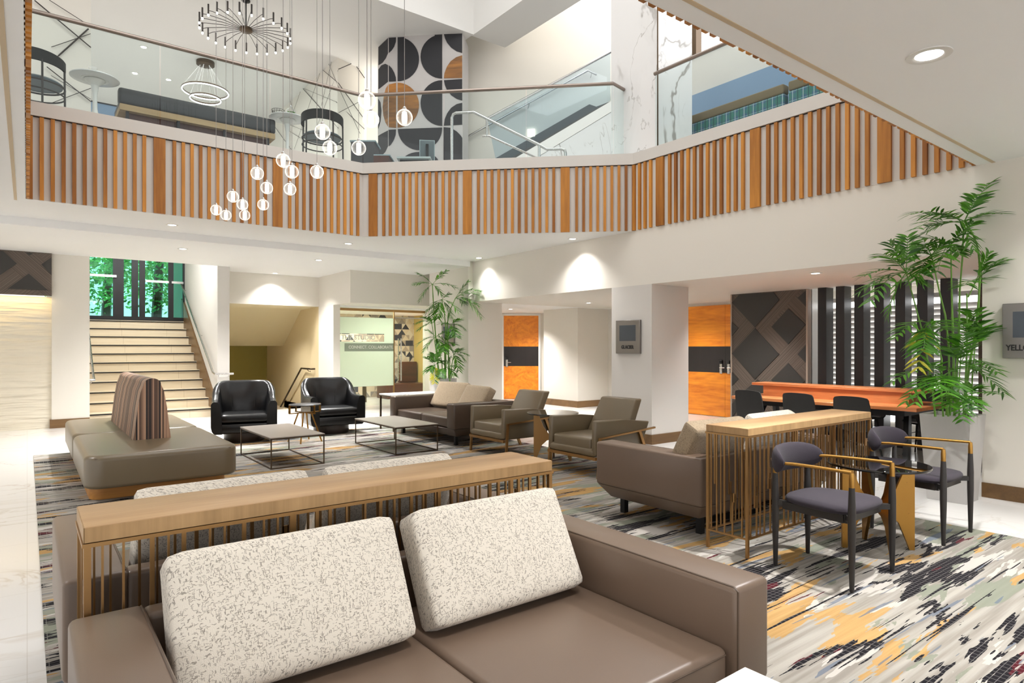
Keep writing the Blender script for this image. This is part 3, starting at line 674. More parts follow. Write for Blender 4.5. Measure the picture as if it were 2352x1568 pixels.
bal('glass_balustrade', 'right glass balustrade in front of the plaid bench', [((XW+.03, 6.38, 0), (XW+.03, 4.05, 0)), ((XW+.03, 4.035, 0), (XW+.03, 2.3, 0))], [(XW+.03, 6.4, zr), (XW+.03, 2.25, zr)])
# ---- gallery: column, walls, mural
struct('wall_column', bx(7.72, 8.57, 6.4, 7.38, ZF, ZT), M['marble'], 'veined white marble column on the gallery corner', 'column')
struct('trim_5', bx(7.712, 7.728, 6.392, 6.408, ZF, ZT), M['darkmetal'], 'dark metal corner bead of the marble column', 'trim')
struct('wall_upper', bx(10.0, 10.2, 2.2, 9.5, ZF, 6.98), M['wall_grey'], 'pale upper wall behind the plaid bench', 'wall')
struct('wall_upper', bx(9.96, 10.0, 2.2, 9.5, ZF, 6.24), M['blue'], 'blue painted dado behind the plaid bench', 'wall')
struct('window_3', MB().box(10.15, 10.2, 2.2, 7.46, 6.98, 10.0), M['sky'], 'bright upper window beside the marble column', 'window')
p = Xp(1595, 80, 10.0).y
struct('trim_6', MB().box(9.98, 10.15, p-.05, p+.04, 6.98, 10).box(9.98, 10.15, 2.2, 7.5, 6.95, 6.99), M['darkmetal'], 'grey metal frame of the bright upper window', 'trim')
struct('wall_upper', bx(-6, Yp(209, 100, 12.3).x, 12.3, 12.6, ZF, 8.0), M['wall'], 'cream gallery wall with crossing dark rods at left', 'wall')
struct('wall_upper', bx(-6, 6, 20, 20.2, ZF, 8.0), M['ceil_up'], 'far white wall of the upper lounge', 'wall')
struct('wall_upper', MB().prism([(5.54, 13.7), (6.30, 13.98), (6.6, 14.5), (6.6, 20), (5.54, 20)], ZF, 8.0), M['wall'], 'cream corner wall of the lounge carrying a rod sculpture', 'wall')
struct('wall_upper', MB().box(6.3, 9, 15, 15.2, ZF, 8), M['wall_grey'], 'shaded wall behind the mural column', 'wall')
m = MB(); m.prism([(6.02, 12.13), (7.17, 11.06), (7.6, 11.5), (6.9, 12.67), (6.03, 12.67)], ZF, 8.0)
struct('wall_upper', m, M['art_w'], 'column wrapped with the half-circle mural', 'wall')
pw = Vector((7.17, 12.55, 0)); nW = Vector((-1,-1,0)).normalized(); dW = Vector((1,-1,0)).normalized()
m = MB(); a = pw-dW*.9; b = pw+dW*5.5
m.prism([(a.x, a.y), (b.x, b.y), (b.x+.2, b.y+.2), (a.x+.2, a.y+.2)], ZF, ZT); struct('wall_upper', m, M['wall'], 'white wall behind the upper stairs', 'wall')
struct('ceiling', bx(7.38, 8.25, 3, 11.04, 8.0, ZT), M['ceil_up'], 'deep white ceiling beam above the upper stairs', 'ceiling')
# mural shapes, measured on the column faces
pm = Vector((6.02, 12.13, 0)); nM = Vector((-(12.13-11.06), -(7.17-6.02), 0)).normalized()
def mu(a, b): return Pp(840+a/4.354, 40+b/4.354, pm, nM)+nM*.004
def mu2(a, b): q = Xp(840+a/4.354, 40+b/4.354, 6.03); return q+Vector((-.004, 0, 0))
def arc(cx, cy, r, a0, a1, n=18, ry=None): return [(cx+r*cos(R(a0+(a1-a0)*i/n)), cy+(ry or r)*sin(R(a0+(a1-a0)*i/n))) for i in range(n+1)]
def flat(polys, fn, nrm):
    m = MB()
    for P in polys:
        q = [fn(*p) for p in P]; lo = [m.V(x) for x in q]; hi = [m.V(x+nrm*.006) for x in q]
        m.F(lo[::-1]); m.F(hi)
        for i in range(len(q)): m.F([lo[i], lo[(i+1) % len(q)], hi[(i+1) % len(q)], hi[i]])
    return m
mural = thing('wall_mural', 'tall mural of black half circles and one wood-grain disc', 'mural', (0,0,0))
K = [[(231,205),(304,201),(302,245),(285,295),(262,328),(231,358)],
     [(231,478),(262,510),(288,555),(302,600),(304,640),(231,643)],
     [(320,198)]+arc(385,418,150,-90,90,18,221)+[(320,640)] if False else [(320,200),(385,197)]+arc(320,418,214,-70,90,18,221),
     [(765,172),(690,176)]+arc(765,392,216,-110,-270,18,220),
     [(783,170),(965,163),(965,357),(910,340),(855,303),(815,255),(793,210)],
     [(765,629)]+arc(765,857,216,-90,-270,18,228),
     [(783,629),(965,617),(965,832),(910,815),(855,778),(815,730),(793,680)],
     [(965,855),(965,1072),(783,1083),(790,1020),(815,960),(855,905),(910,868)],
     [(322,1117),(765,1101)]+arc(543,1109,222,0,180,18,220),
     [(229,1124),(304,1120),(300,1175),(280,1230),(250,1275),(229,1290)],
     [(355,1462)]+arc(545,1462,190,180,360,14,118)+[(740,1446)],
     [(780,1098),(850,1104),(910,1140),(950,1180),(966,1205),(966,1445),(780,1448)],
     [(228,1408),(255,1430),(275,1465),(228,1467)]]
[fin('dark_shape', flat([k_], mu, nM), M['art_k'], mural) for k_ in K]
Wd = [arc(320,878,214,-90,90,20,224), [(305,655),(231,672),(231,1098),(305,1105)], [(965,380),(965,606),(783,609),(788,560),(812,495),(850,440),(905,400)]]
[fin('wood_shape', flat([w_], mu, nM), M['art_wood'], mural) for w_ in Wd]
K2 = [[(131,298),(227,207),(227,360),(205,410),(170,455),(131,478)], [(131,520),(160,480),(200,464),(227,478),(227,645),(131,718)], [(128,1185),(160,1165),(227,1130),(227,1290),(200,1345),(165,1380),(128,1375)], [(128,815),(150,850),(160,930),(150,1040),(128,1115)]]
[fin('dark_shape', flat([k_], mu2, Vector((-1,0,0))), M['art_k'], mural) for k_ in K2]
fin('wood_shape', flat([[(172,900),(185,780),(205,710),(227,675),(227,1095),(200,1050),(180,980)]], mu2, Vector((-1,0,0))), M['art_wood'], mural)
# rods on the walls
def rods(label, lst):
    t = thing('rod_sculpture', label, 'wall sculpture', (0,0,0))
    for a, b, r in lst: fin('rod', MB().tube([a, b], r*.42, 6), M['rod'], t)
yl = 12.26
L1 = lambda a, b: Yp(50+a/5.227, b/5.227, yl)
rods('crossing dark rods on the cream wall behind the left tulip table', [(L1(155,5), L1(830,570), .022), (L1(330,0), L1(760,275), .012), (L1(440,670), L1(800,345), .03), (L1(355,565), L1(826,405), .012), (L1(300,800), L1(832,1220), .018), (L1(350,905), L1(830,1190), .009), (L1(350,1240), L1(830,1058), .012), (L1(355,750), L1(450,660), .018)])
def W2(a, b):
    u, v = 600+a/5.6, 120+b/5.6
    if u < 775: p = Xp(u, v, 5.54)+Vector((-.03, 0, 0)); return p
    return Pp(u, v, (5.54, 13.7, 0), (.28, -.76, 0))-Vector((-.01, .03, 0))
def bent(pts): return [W2(*p) for p in pts]
sc = []
for a, b, r in (((807,232),(980,400),.014),((980,400),(1310,860),.02),((885,155),(980,450),.009),((980,450),(1260,1050),.012),((553,472),(980,980),.018),((560,468),(978,640),.01),((978,640),(1315,990),.016),((982,222),(1145,152),.02),((1215,188),(1318,335),.022),((985,780),(1250,640),.014),((518,510),(420,790),.008),((770,275),(440,1250),.008),((918,125),(790,690),.008),((980,230),(640,1200),.007),((388,630),(440,800),.01),((180,950),(415,1270),.016),((350,1000),(520,1105),.012),((250,880),(590,1020),.01)):
    sc.append((W2(*a), W2(*b), r))
rods('spiky dark rod sculpture on the lounge corner wall', sc)
# upper stairs
nS = nW; pS = pw+nW*1.15; 
def US(a, b, p=None): return Pp(1000+a/4.523, 100+b/4.523, p if p is not None else pS, nW)
us = thing('upper_staircase', 'white stairs with glass guard rising to the right on the gallery', 'stairs', (0,0,0)); us['kind'] = 'structure'
def slabp(pts, p0, t):
    m = MB(); q = [US(*x, p0) for x in pts]; lo = [m.V(x) for x in q]; hi = [m.V(x-nW*t) for x in q]; m.F(lo); m.F(hi[::-1])
    for i in range(len(q)): m.F([lo[i], hi[i], hi[(i+1) % len(q)], lo[(i+1) % len(q)]])
    return m
fin('stringer', slabp([(500,1385),(700,1265),(1820,600),(1990,495),(1990,610),(1820,712),(1040,1190),(800,1340)], pS, .06), M['white_gloss'], us)
fin('cladding', slabp([(760,1365),(1040,1195),(1820,718),(1990,620),(1990,1400),(760,1400)], pS-nW*.01, .05), M['marble'], us)
pf = pw+nW*.03
fin('wall_skirt', slabp([(600,1205),(1600,630),(1672,655),(1820,600),(1820,690),(700,1400),(400,1400)], pf, .02), plain('skirt_grey', (92, 90, 88), .5), us)
m = MB(); q0 = US(640,1300,pS-nW*.06); q1 = US(1820,610,pS-nW*.06); dS = q1-q0; n = 18
for i in range(n):
    a = q0+dS*(i/n); b = q0+dS*((i+1)/n); m.prism([(a.x, a.y), (b.x, b.y), (b.x-nW.x*1.0, b.y-nW.y*1.0), (a.x-nW.x*1.0, a.y-nW.y*1.0)], a.z-.1, b.z-.06)
fin('step', m, plain('stair_tread_grey', (104, 102, 100), .5), us)
fin('glass_guard', slabp([(540,785),(1820,100),(1820,590),(640,1270)], pS-nW*.02, .012), glass('stair_glass', (.82, .89, .94, 1), .8), us)
fin('guard_rail', MB().tube([US(545,775), US(1825,88)], .022, 8), M['steel'], us)
rail('handrail', 'wall handrail climbing beside the upper stairs', [US(0,1150,pf+nW*.07), US(1583,280,pf+nW*.07), US(1675,325,pf+nW*.07)], .022, M['steel'], [(US(a,b,pf+nW*.07), US(a-15,b+55,pf)) for a, b in ((340,970),(975,620),(1625,300))])
pr = Vector((5.3, 9.9, 0))
p2 = Vector((A1[0], A1[1], 0))-nCh*.85
def UR(a, b): return Pp(1000+a/4.523, 100+b/4.523, p2, nCh)
t = thing('stair_guard_rail', 'bent steel guard rail standing behind the angled balustrade', 'handrail', (0,0,0))
def fl(p): return Vector((p.x, p.y, ZF))
fin('rail', MB().tube([fl(UR(172,1200)), UR(172,770), UR(185,735), UR(215,720), UR(400,712), UR(1075,1050), UR(1160,1098), UR(1310,1093), UR(1345,1108), UR(1352,1140), fl(UR(1352,1180))], .026, 10), M['steel'], t)
fin('post', MB().tube([UR(535,790), UR(535,965)], .02, 8), M['steel'], t); fin('post', MB().tube([UR(1078,1060), fl(UR(1078,1100))], .022, 8), M['steel'], t)
fin('lower_rail', MB().tube([UR(490,962), UR(560,962), UR(1060,1190), UR(1300,1300)], .02, 8), M['steel'], t)
fin('blue_patch', MB(), None, t) if False else None
e = Pp(1220, 305, pf, nW)
o = fin('step_light', MB().bar(e-dW*.08, e+dW*.08, .03, .16), emit('step_light', (1, .9, .72, 1), 3), None); tag(o, 'small glowing square step light on the upper stair wall', 'wall light')
# ------------------------------------------------------------------ rug
o = fin('area_rug', bx(.07, 6.15, -1.5, 10.9, .001, .012), M['rug']); tag(o, 'large abstract rug in grey, ochre and black under the seating', 'rug')
FZ = .012
# ------------------------------------------------------------------ sofas
def sofa(lm, label, name='sofa'):
    W, D, AH = 2.09, 1.13, .65; aw = .21; t = thing(name, label, 'sofa'); h = W/2; d = D/2
    m = MB(); b = bmesh.new(); bmesh.ops.create_cube(b, size=1)
    for v in b.verts:
        k = 1 if v.co.z > 0 else 0; v.co = (v.co.x*2*(h-.005-(0 if k else .09)), v.co.y*2*(d-.005-(0 if k else .09)), .275 if k else .155)
    bmesh.ops.bevel(b, geom=list(b.edges), offset=.015, segments=2, profile=.5, affect='EDGES'); m.add(b); fin('base', m, lm, t)
    for s in (-1, 1):
        a0, a1 = sorted((s*h, s*(h-aw))); a = fin('arm', MB().rbox(a0, a1, -d, d, .272, AH, .022, 3), lm, t)
        pp = []; y = -d+.006
        xi = s*(h-aw)
        fin('piping', MB().tube([(xi-s*-.012, -d+.003, .28), (xi+s*.012, -d+.003, AH-.014), (xi+s*.012, -d+.02, AH-.002), (xi+s*.012, d-.02, AH-.002)], .0035, 6), M['piping'], a)
    fin('back', MB().rbox(-h+aw-.01, h-aw+.01, d-.1, d-.003, .272, AH-.005, .022, 3), lm, t)
    sw = (W-2*aw)/2
    for s in (0, 1):
        x0 = -h+aw+s*sw; c = fin('seat_cushion', MB().rbox(x0+.003, x0+sw-.003, -d+.03, d-.09, .285, .435, .028, 4), lm, t)
        fin('piping', MB().tube([(x0+.02, -d+.031, .412), (x0+sw-.02, -d+.031, .412)], .003, 6), M['piping'], c)
    for x in (-h+.2, h-.2):
        for y in (-d+.16, d-.16): fin('leg', MB().box(x-.025, x+.025, y-.025, y+.025, FZ, .17), M['black'], t)
    return t
def cushion(x, y, z, rz, tilt, mat, label, group=None, w=.78, h=.44, t=.155, roll=0):
    o = fin('sofa_cushion', MB().soft(w, t, h, .032, .014, 14), mat); tag(o, label, 'cushion', group)
    # pivot: bottom of the leaning pad
    o.matrix_basis = Matrix.Translation((x, y, z))@Matrix.Rotation(rz, 4, 'Z')@Matrix.Rotation(-tilt, 4, 'X')@Matrix.Rotation(roll, 4, 'Y')@Matrix.Translation((0, 0, h/2)); return o
s1 = sofa(M['leather'], 'taupe leather sofa nearest the camera, facing front with two cream cushions'); s1.location = (1.145, 1.855, 0)
s2 = dup(s1, (1.145, 3.37, 0), pi, 'taupe leather sofa hidden behind the long oak console, facing away')
s3 = dup(s1, (5.12, 3.52, 0), pi, 'taupe leather sofa backing onto the right oak console')
s4 = sofa(M['leather_dark'], 'dark taupe loveseat near the far palm with two tan cushions'); s4.location = (5.57, 9.0, 0); s4.rotation_euler = (0, 0, -pi/2)
tl = R(28)
cushion(.715, 2.03, .452, R(0), tl, M['boucle'], 'cream flecked cushion at the left end of the nearest sofa', None, .765)
cushion(1.54, 2.03, .452, R(0), tl, M['boucle'], 'cream flecked cushion at the right end of the nearest sofa', None, .735)
cushion(.71, 3.20, .455, pi, tl, M['boucle'], 'cream cushion on the hidden sofa, edge showing left above the long console', None, .72, .49)
cushion(1.51, 3.20, .455, pi, tl, M['boucle'], 'cream cushion on the hidden sofa, edge showing right above the long console', None, .72, .49)
cushion(4.50, 3.30, .455, pi+R(-3), tl, M['boucle_tan'], 'tan cushion on the right sofa beside its visible arm', None, .72, .49)
cushion(5.36, 3.33, .455, pi, tl, M['boucle'], 'cream cushion peeking over the right oak console', None, .72, .49)
# ------------------------------------------------------------------ consoles with bronze lattice
def console(x0, x1, y0, y1, label, nb, seed):
    rnd = random.Random(seed); t = thing('console_table', label, 'console table', ((x0+x1)/2, (y0+y1)/2, 0)); L_, D_ = (x1-x0)/2, (y1-y0)/2; T = .925
    fin('top', MB().rbox(-L_, L_, -D_, D_, T-.052, T, .004, 2), M['oak'], t)
    fin('front_edge', MB().box(-L_+.001, L_-.001, -D_-.002, -D_, T-.051, T-.003), M['oak_v'], t)
    fin('end_edge', MB().box(-L_-.002, -L_, -D_+.001, D_-.001, T-.051, T-.003), M['oak_v'], t)
    fin('top_frame', MB().box(-L_-.006, L_+.006, -D_-.006, D_+.006, T-.066, T-.053), M['bronze'], t)
    for sx in (-1, 1):
        for sy in (-1, 1): fin('leg', MB().cbox((sx*(L_-.009), sy*(D_-.009), (T-.06)/2+.006), (.02, .02, T-.072)), M['bronze'], t)
    z0 = .15
    m = MB()
    for sy in (-1, 1): m.box(-L_+.01, L_-.01, sy*(D_-.009)-.008, sy*(D_-.009)+.008, z0-.012, z0)
    for sx in (-1, 1): m.box(sx*(L_-.009)-.008, sx*(L_-.009)+.008, -D_+.01, D_-.01, z0-.012, z0)
    fin('bottom_rail', m, M['bronze'], t)
    def screen(nm, n, length, place):
        m = MB(); x = .05; i = 0
        while x < length-.04:
            w = rnd.choice((.007, .007, .009, .014))
            if i % 3 == 1 and x+.03 < length-.04:
                zz = rnd.uniform(.3, .72); ov = rnd.uniform(.04, .10)
                place(m, x, w, zz, T-.06); place(m, x+.024, .009, z0, zz+ov); place(m, x+.012, rnd.choice((.016, .03)), zz, zz+ov)
                x += .024
            else: place(m, x, w, z0, T-.06)
            x += rnd.uniform(.042, .07); i += 1
        fin(nm, m, M['bronze'], t)
    for sy in (-1, 1): screen('lattice', nb, 2*L_, lambda m, x, w, a, b, sy=sy: m.box(-L_+x-w/2, -L_+x+w/2, sy*(D_-.009)-.005, sy*(D_-.009)+.005, a, b))
    screen('end_lattice', 4, 2*D_, lambda m, x, w, a, b: m.box(-L_+.004, -L_+.014, -D_+x-w/2, -D_+x+w/2, a, b))
    screen('end_lattice', 4, 2*D_, lambda m, x, w, a, b: m.box(L_-.014, L_-.004, -D_+x-w/2, -D_+x+w/2, a, b))
    for q in (-.33, .33):
        fin('post', MB().box(q*2*L_*.5-.008, q*2*L_*.5+.008, -D_+.001, -D_+.017, .138, T-.06), M['bronze'], t)
    return t
console(.144, 2.115, 2.433, 2.775, 'long oak topped console with bronze bars between the two left sofas', 26, 3)
console(4.02, 5.935, 2.532, 2.875, 'oak topped console with bronze bars behind the right sofa', 26, 8)
# ------------------------------------------------------------------ ottoman with striped wedge
t = thing('ottoman_bench', 'long bronze leather ottoman bench on an amber oak plinth', 'ottoman', (1.10, 9.0, 0))
def slabsoft(x0, x1, y0, y1, z0, z1, r, top):
    m = MB(); rows = []
    rc = [(0, z0+top*.6, -top*.6)] 
    def outline(ins, z, rad):
        pts = []
        for cx, cy, a in ((x1-rad, y1-rad, 0), (x0+rad, y1-rad, 90), (x0+rad, y0+rad, 180), (x1-rad, y0+rad, 270)):
            for k in range(9): an = R(a+90*k/8); pts.append((cx+(rad-ins)*cos(an), cy+(rad-ins)*sin(an), z))
        return pts
    n = 7; rows.append(outline(top*.9, z0, r))
    for k in range(n+1): an = R(90*k/n); rows.append(outline(top*.7*(1-sin(an)), z0+top*.7*(1-cos(an)), r))
    for k in range(n+1): an = R(90*k/n); rows.append(outline(top*(1-cos(an)), z1-top*(1-sin(an)), r))
    g = m.grid(rows, cv=True); m.F(g[0][::-1], True); m.F(g[-1], True); return m
fin('seat', slabsoft(-.68, .68, -1.93, 0, .16, .475, .16, .055), M['leather_olive'], t)
fin('seat', slabsoft(-.68, .68, .002, 1.93, .16, .475, .16, .055), M['leather_olive'], t)
for sq in ([(-.6, -1.91, .446), (.6, -1.91, .446)], [(-.62, -1.875, .2), (-.62, -1.875, .44)], [(.62, -1.875, .2), (.62, -1.875, .44)]): fin('seam', MB().tube(sq, .003, 6), M['piping'], t)
fin('plinth', slabsoft(-.62, .62, -1.66, 1.7, FZ, .165, .12, .004), M['plinth'], t)
m = MB(); prof = []
for i in range(17):
    a = R(180*i/16); prof.append((.085*cos(a), .62+.07*sin(a)))
pr_ = [(.185, 0), (.17, .12), (.145, .35), (.115, .54)]
prof = pr_+[(x, z) for x, z in prof]+[(-x, z) for x, z in pr_[::-1]]
m.tv = 0
rows = [[(x, y, z) for x, z in prof] for y in (-1.17, -1.13)+tuple(-1.13+2.28*k/6 for k in range(1, 6))+(1.15, 1.19)]
g = m.grid(rows)
for r_, rev in ((0, False), (-1, True)):
    m.tv = 1.0; f = [m.V(v.co) for v in g[r_]]; m.F(f[::-1] if rev else f)
fin('striped_backrest', m, M['stripe'], t, (.01, .22, .46))
# ------------------------------------------------------------------ coffee tables
def coffee(x0, x1, y0, y1, label):
    t = thing('coffee_table', label, 'coffee table', ((x0+x1)/2, (y0+y1)/2, FZ), group=None); a, b, h = (x1-x0)/2, (y1-y0)/2, .385
    fin('top', MB().rbox(-a-.004, a+.004, -b-.004, b+.004, h-.012, h, .003, 1), M['stone'], t); m = MB(); r = .014
    for z in (r/2, h-.014-r/2):
        for s in (-1, 1): m.cbox((s*(a-r/2), 0, z), (r, 2*b, r)); m.cbox((0, s*(b-r/2), z), (2*a-2*r, r, r))
    fin('frame', m, M['darkmetal'], t)
    for sx in (-1, 1):
        for sy in (-1, 1): fin('leg', MB().cbox((sx*(a-r/2), sy*(b-r/2), h/2), (r, r, h-.03)), M['darkmetal'], t)
coffee(2.345, 3.015, 7.88, 9.255, 'grey stone topped wire frame coffee table in front of the left swivel chair')
coffee(4.025, 4.70, 7.90, 9.26, 'grey stone topped wire frame coffee table in front of the loveseat')
# ------------------------------------------------------------------ black swivel chairs
def swivel(label, loc, rz):
    t = thing('swivel_armchair', label, 'armchair', loc, rz)
    N = 40; hw, dp = .47, .86
    def plan(s, ins):
        a = pi*(1-(s+1)/2)        # from +x front round the back to -x front
        w = hw-ins; e = .62
        return None
    path = []      # outer plan path, front is -y
    fr = -.40
    for k in range(9): path.append((-hw, fr+(.18-fr)*k/8))
    for k in range(1, 16): a = R(180-180*k/16); path.append((hw*cos(a), .18+.30*sin(a)))
    for k in range(9): path.append((hw, .18-(.18-fr)*k/8))
    n = len(path); rows = []
    for i, (x, y) in enumerate(path):
        s = abs(2*i/(n-1)-1); hgt = .66+(.955-.66)*(1-max(0, min(1, (s-.22)/.52))**1.0*1) if s > .22 else .955
        u = max(0, min(1, (s-.26)/.46)); hgt = .955-(.955-.665)*(u*u*(3-2*u))
        px, py = path[max(i-1, 0)]; qx, qy = path[min(i+1, n-1)]; tv = Vector((qx-px, qy-py, 0)).normalized(); nr = Vector((tv.y, -tv.x, 0))   # inward
        if nr.dot(Vector((-x, .05-y, 0))) < 0: nr = -nr
        th = .105 if s < .5 else .115; o = Vector((x, y, 0)); lean = .05*(1-s)
        col = [o+nr*.05+Vector((0,0,.17)), o+nr*.015+Vector((0,0,.21)), o+Vector((0,0,.28)), o+Vector((0,0,hgt-.04)), o+nr*.02+Vector((0,0,hgt-.01)), o+nr*.05+Vector((0,0,hgt)), o+nr*(th-.025)+Vector((0,0,hgt-.006)), o+nr*(th-.004)+Vector((0,0,hgt-.035)), o+nr*(th+.03)+Vector((0,0,.5)), o+nr*(th+.04)+Vector((0,0,.17))]
        rows.append(col)
    m = MB(); g = m.grid(rows, cv=True); m.F(g[0]); m.F(g[-1][::-1]); fin('shell', m, M['leather_black'], t)
    fin('seat_cushion', MB().soft(.70, .66, .135, .05, 0, 10), M['leather_black'], t, (0, -.08, .40))
    fin('seat_rail', MB().rbox(-.36, .36, -.395, .3, .17, .325, .03, 3), M['leather_black'], t)
    for s in (-1, 1): fin('seam', MB().tube([(s*.16, .30, .52), (s*.175, .335, .7), (s*.2, .352, .93)], .003, 6), M['black'], t)
    fin('swivel_base', MB().lathe([(.29, FZ), (.30, .03), (.30, .17), (.29, .18)], 40), plain('dark_plinth_veneer', (44, 33, 28), .35), t)
    return t
swivel('black leather swivel tub chair on the left, before the stairs', (2.75, 10.62, 0), R(-14))
swivel('black leather swivel tub chair on the right, by the frosted glass', (4.22, 10.72, 0), R(-4))
# tripod drinks table between them
t = thing('drinks_table', 'small round black drinks table with brass bracket legs between the tub chairs', 'side table', (3.47, 9.90, 0), R(12))
fin('top', MB().lathe([(.235, .585), (.245, .59), (.245, .598), (.24, .602)], 40), M['black'], t)
m = MB()
for k in range(2):
    a = pi/2*k; c, s_ = cos(a), sin(a)
    for z in (.58, .47): m.bar((-.27*c, -.27*s_, z), (.27*c, .27*s_, z), .03, .012)
    for s in (-1, 1): m.bar((s*.265*c, s*.265*s_, .47), (s*.265*c, s*.265*s_, .60), .03, .012, (-s_, c, 0))
fin('bracket', m, M['brass'], t)
for k in range(4):
    a = pi/4+pi/2*k; fin('leg', MB().bar((.1*cos(a), .1*sin(a), .47), (.26*cos(a), .26*sin(a), FZ), .02, .02), M['brass'], t)
# loveseat cushions and marble side table
cushion(5.78, 9.44, .45, -pi/2+R(8), R(30), M['boucle_tan'], 'tan cushion at the far end of the dark loveseat', None, .80, .47)
cushion(5.72, 8.62, .45, -pi/2+R(-6), R(30), M['boucle_tan'], 'tan cushion at the near end of the dark loveseat', None, .80, .45)
t = thing('marble_side_table', 'white marble topped side table with dark legs behind the loveseat', 'side table', (5.62, 10.36, 0))
fin('top', MB().rbox(-.53, .53, -.28, .28, .632, .655, .004, 1), M['marble'], t); fin('frame', MB().box(-.525, .525, -.275, .275, .612, .631), M['darkmetal'], t)
for sx in (-1, 1):
    for sy in (-1, 1): fin('leg', MB().cbox((sx*.51, sy*.26, .31), (.028, .028, .612)), M['darkmetal'], t)
# ------------------------------------------------------------------ bronze armchairs
def armchair(label, loc, rz):
    t = thing('lounge_armchair', label, 'armchair', loc, rz); w = .41; L_ = M['leather_olive']
    f = -.42
    # U-shaped shell: front outline swept back
    for s in (-1, 1):
        P = [(f, .27), (f+.012, .665), (f+.5, .645), (f+.93, .60), (f+.80, .42), (f+.76, .25), (f+.1, .25)]
        m = MB(); b = bmesh.new(); x0, x1 = sorted((s*w, s*(w-.075)))
        lo = [b.verts.new((x0, y, z)) for y, z in P]; hi = [b.verts.new((x1, y, z)) for y, z in P]; n = len(P)
        b.faces.new(lo); b.faces.new(hi[::-1])
        for i in range(n): b.faces.new([lo[i], hi[i], hi[(i+1) % n], lo[(i+1) % n]])
        bmesh.ops.bevel(b, geom=list(b.edges), offset=.02, segments=3, profile=.5, affect='EDGES'); m.add(b); fin('arm', m, L_, t)
    fin('front_rail', MB().rbox(-w+.02, w-.02, f, f+.7, .25, .345, .03, 3), L_, t)
    fin('seat_cushion', MB().rbox(-w+.085, w-.085, f+.012, f+.66, .30, .455, .03, 4), L_, t)
    m = MB(); b = bmesh.new(); bmesh.ops.create_cube(b, size=1)
    for v in b.verts:
        k = 1 if v.co.z > 0 else 0; x = v.co.x*2*((w-.115) if k else (w-.08)); y = (f+.86 if k else f+.56)+(.07 if v.co.y > 0 else -.06); v.co = (x, y, .865 if k else .30)
    bmesh.ops.bevel(b, geom=list(b.edges), offset=.025, segments=3, profile=.5, affect='EDGES'); m.add(b); fin('backrest', m, L_, t)
    fin('frame_rail', MB().bar((-w, f+.01, .235), (w, f+.01, .235), .03, .035), M['bronze'], t)
    for s in (-1, 1):
        x = s*(w+.014)
        fin('front_leg', MB().bar((x, f+.03, FZ), (x, f+.06, .46), .026, .03, (0,1,0)), M['bronze'], t)
        fin('arm_brace', MB().bar((x, f+.05, .46), (x, f+1.0, .52), .026, .02), M['bronze'], t)
        fin('rear_leg', MB().bar((x, f+.94, FZ), (x, f+.72, .50), .026, .04, (0,1,0)), M['bronze'], t)
    return t
armchair('bronze leather armchair beside the loveseat, left of the glass side table', (5.47, 7.20, 0), -pi/2)
armchair('bronze leather armchair in front of the pier, right of the glass side table', (5.50, 5.51, 0), -pi/2)
# ------------------------------------------------------------------ round glass tables on fins
def fintable(label, loc, mat, rz=0):
    t = thing('round_glass_table', label, 'side table', loc, rz)
    fin('top', MB().lathe([(.338, .625), (.342, .63), (.342, .637), (.338, .642)], 64), M['smoke'], t)
    for k in range(4):
        a = pi/2*k; prof = [(.02, .26), (.05, .25), (.11, .33), (.16, .45), (.2, .625), (.255, .625), (.255, FZ), (.215, FZ), (.16, .2), (.1, .235), (.05, .22), (.02, .2)]
        prof = [(.25, .625), (.25, FZ), (.215, FZ), (.2, .06), (.14, .21), (.075, .27), (.0, .29), (.0, .35), (.06, .365), (.12, .45), (.165, .56), (.185, .625)]
        m = MB(); m.M = Matrix.Rotation(a+pi/4, 4, 'Z'); m.prism(prof, -.011, .011, 'y'); fin('fin', m, mat, t)
    m = MB()
    return t
fintable('smoked glass round table on brass fins between the two dark dining chairs', (4.99, 2.08, 0), M['brass'])
fintable('smoked glass round table on bronze fins between the two bronze armchairs', (5.49, 6.30, 0), M['bronze'])
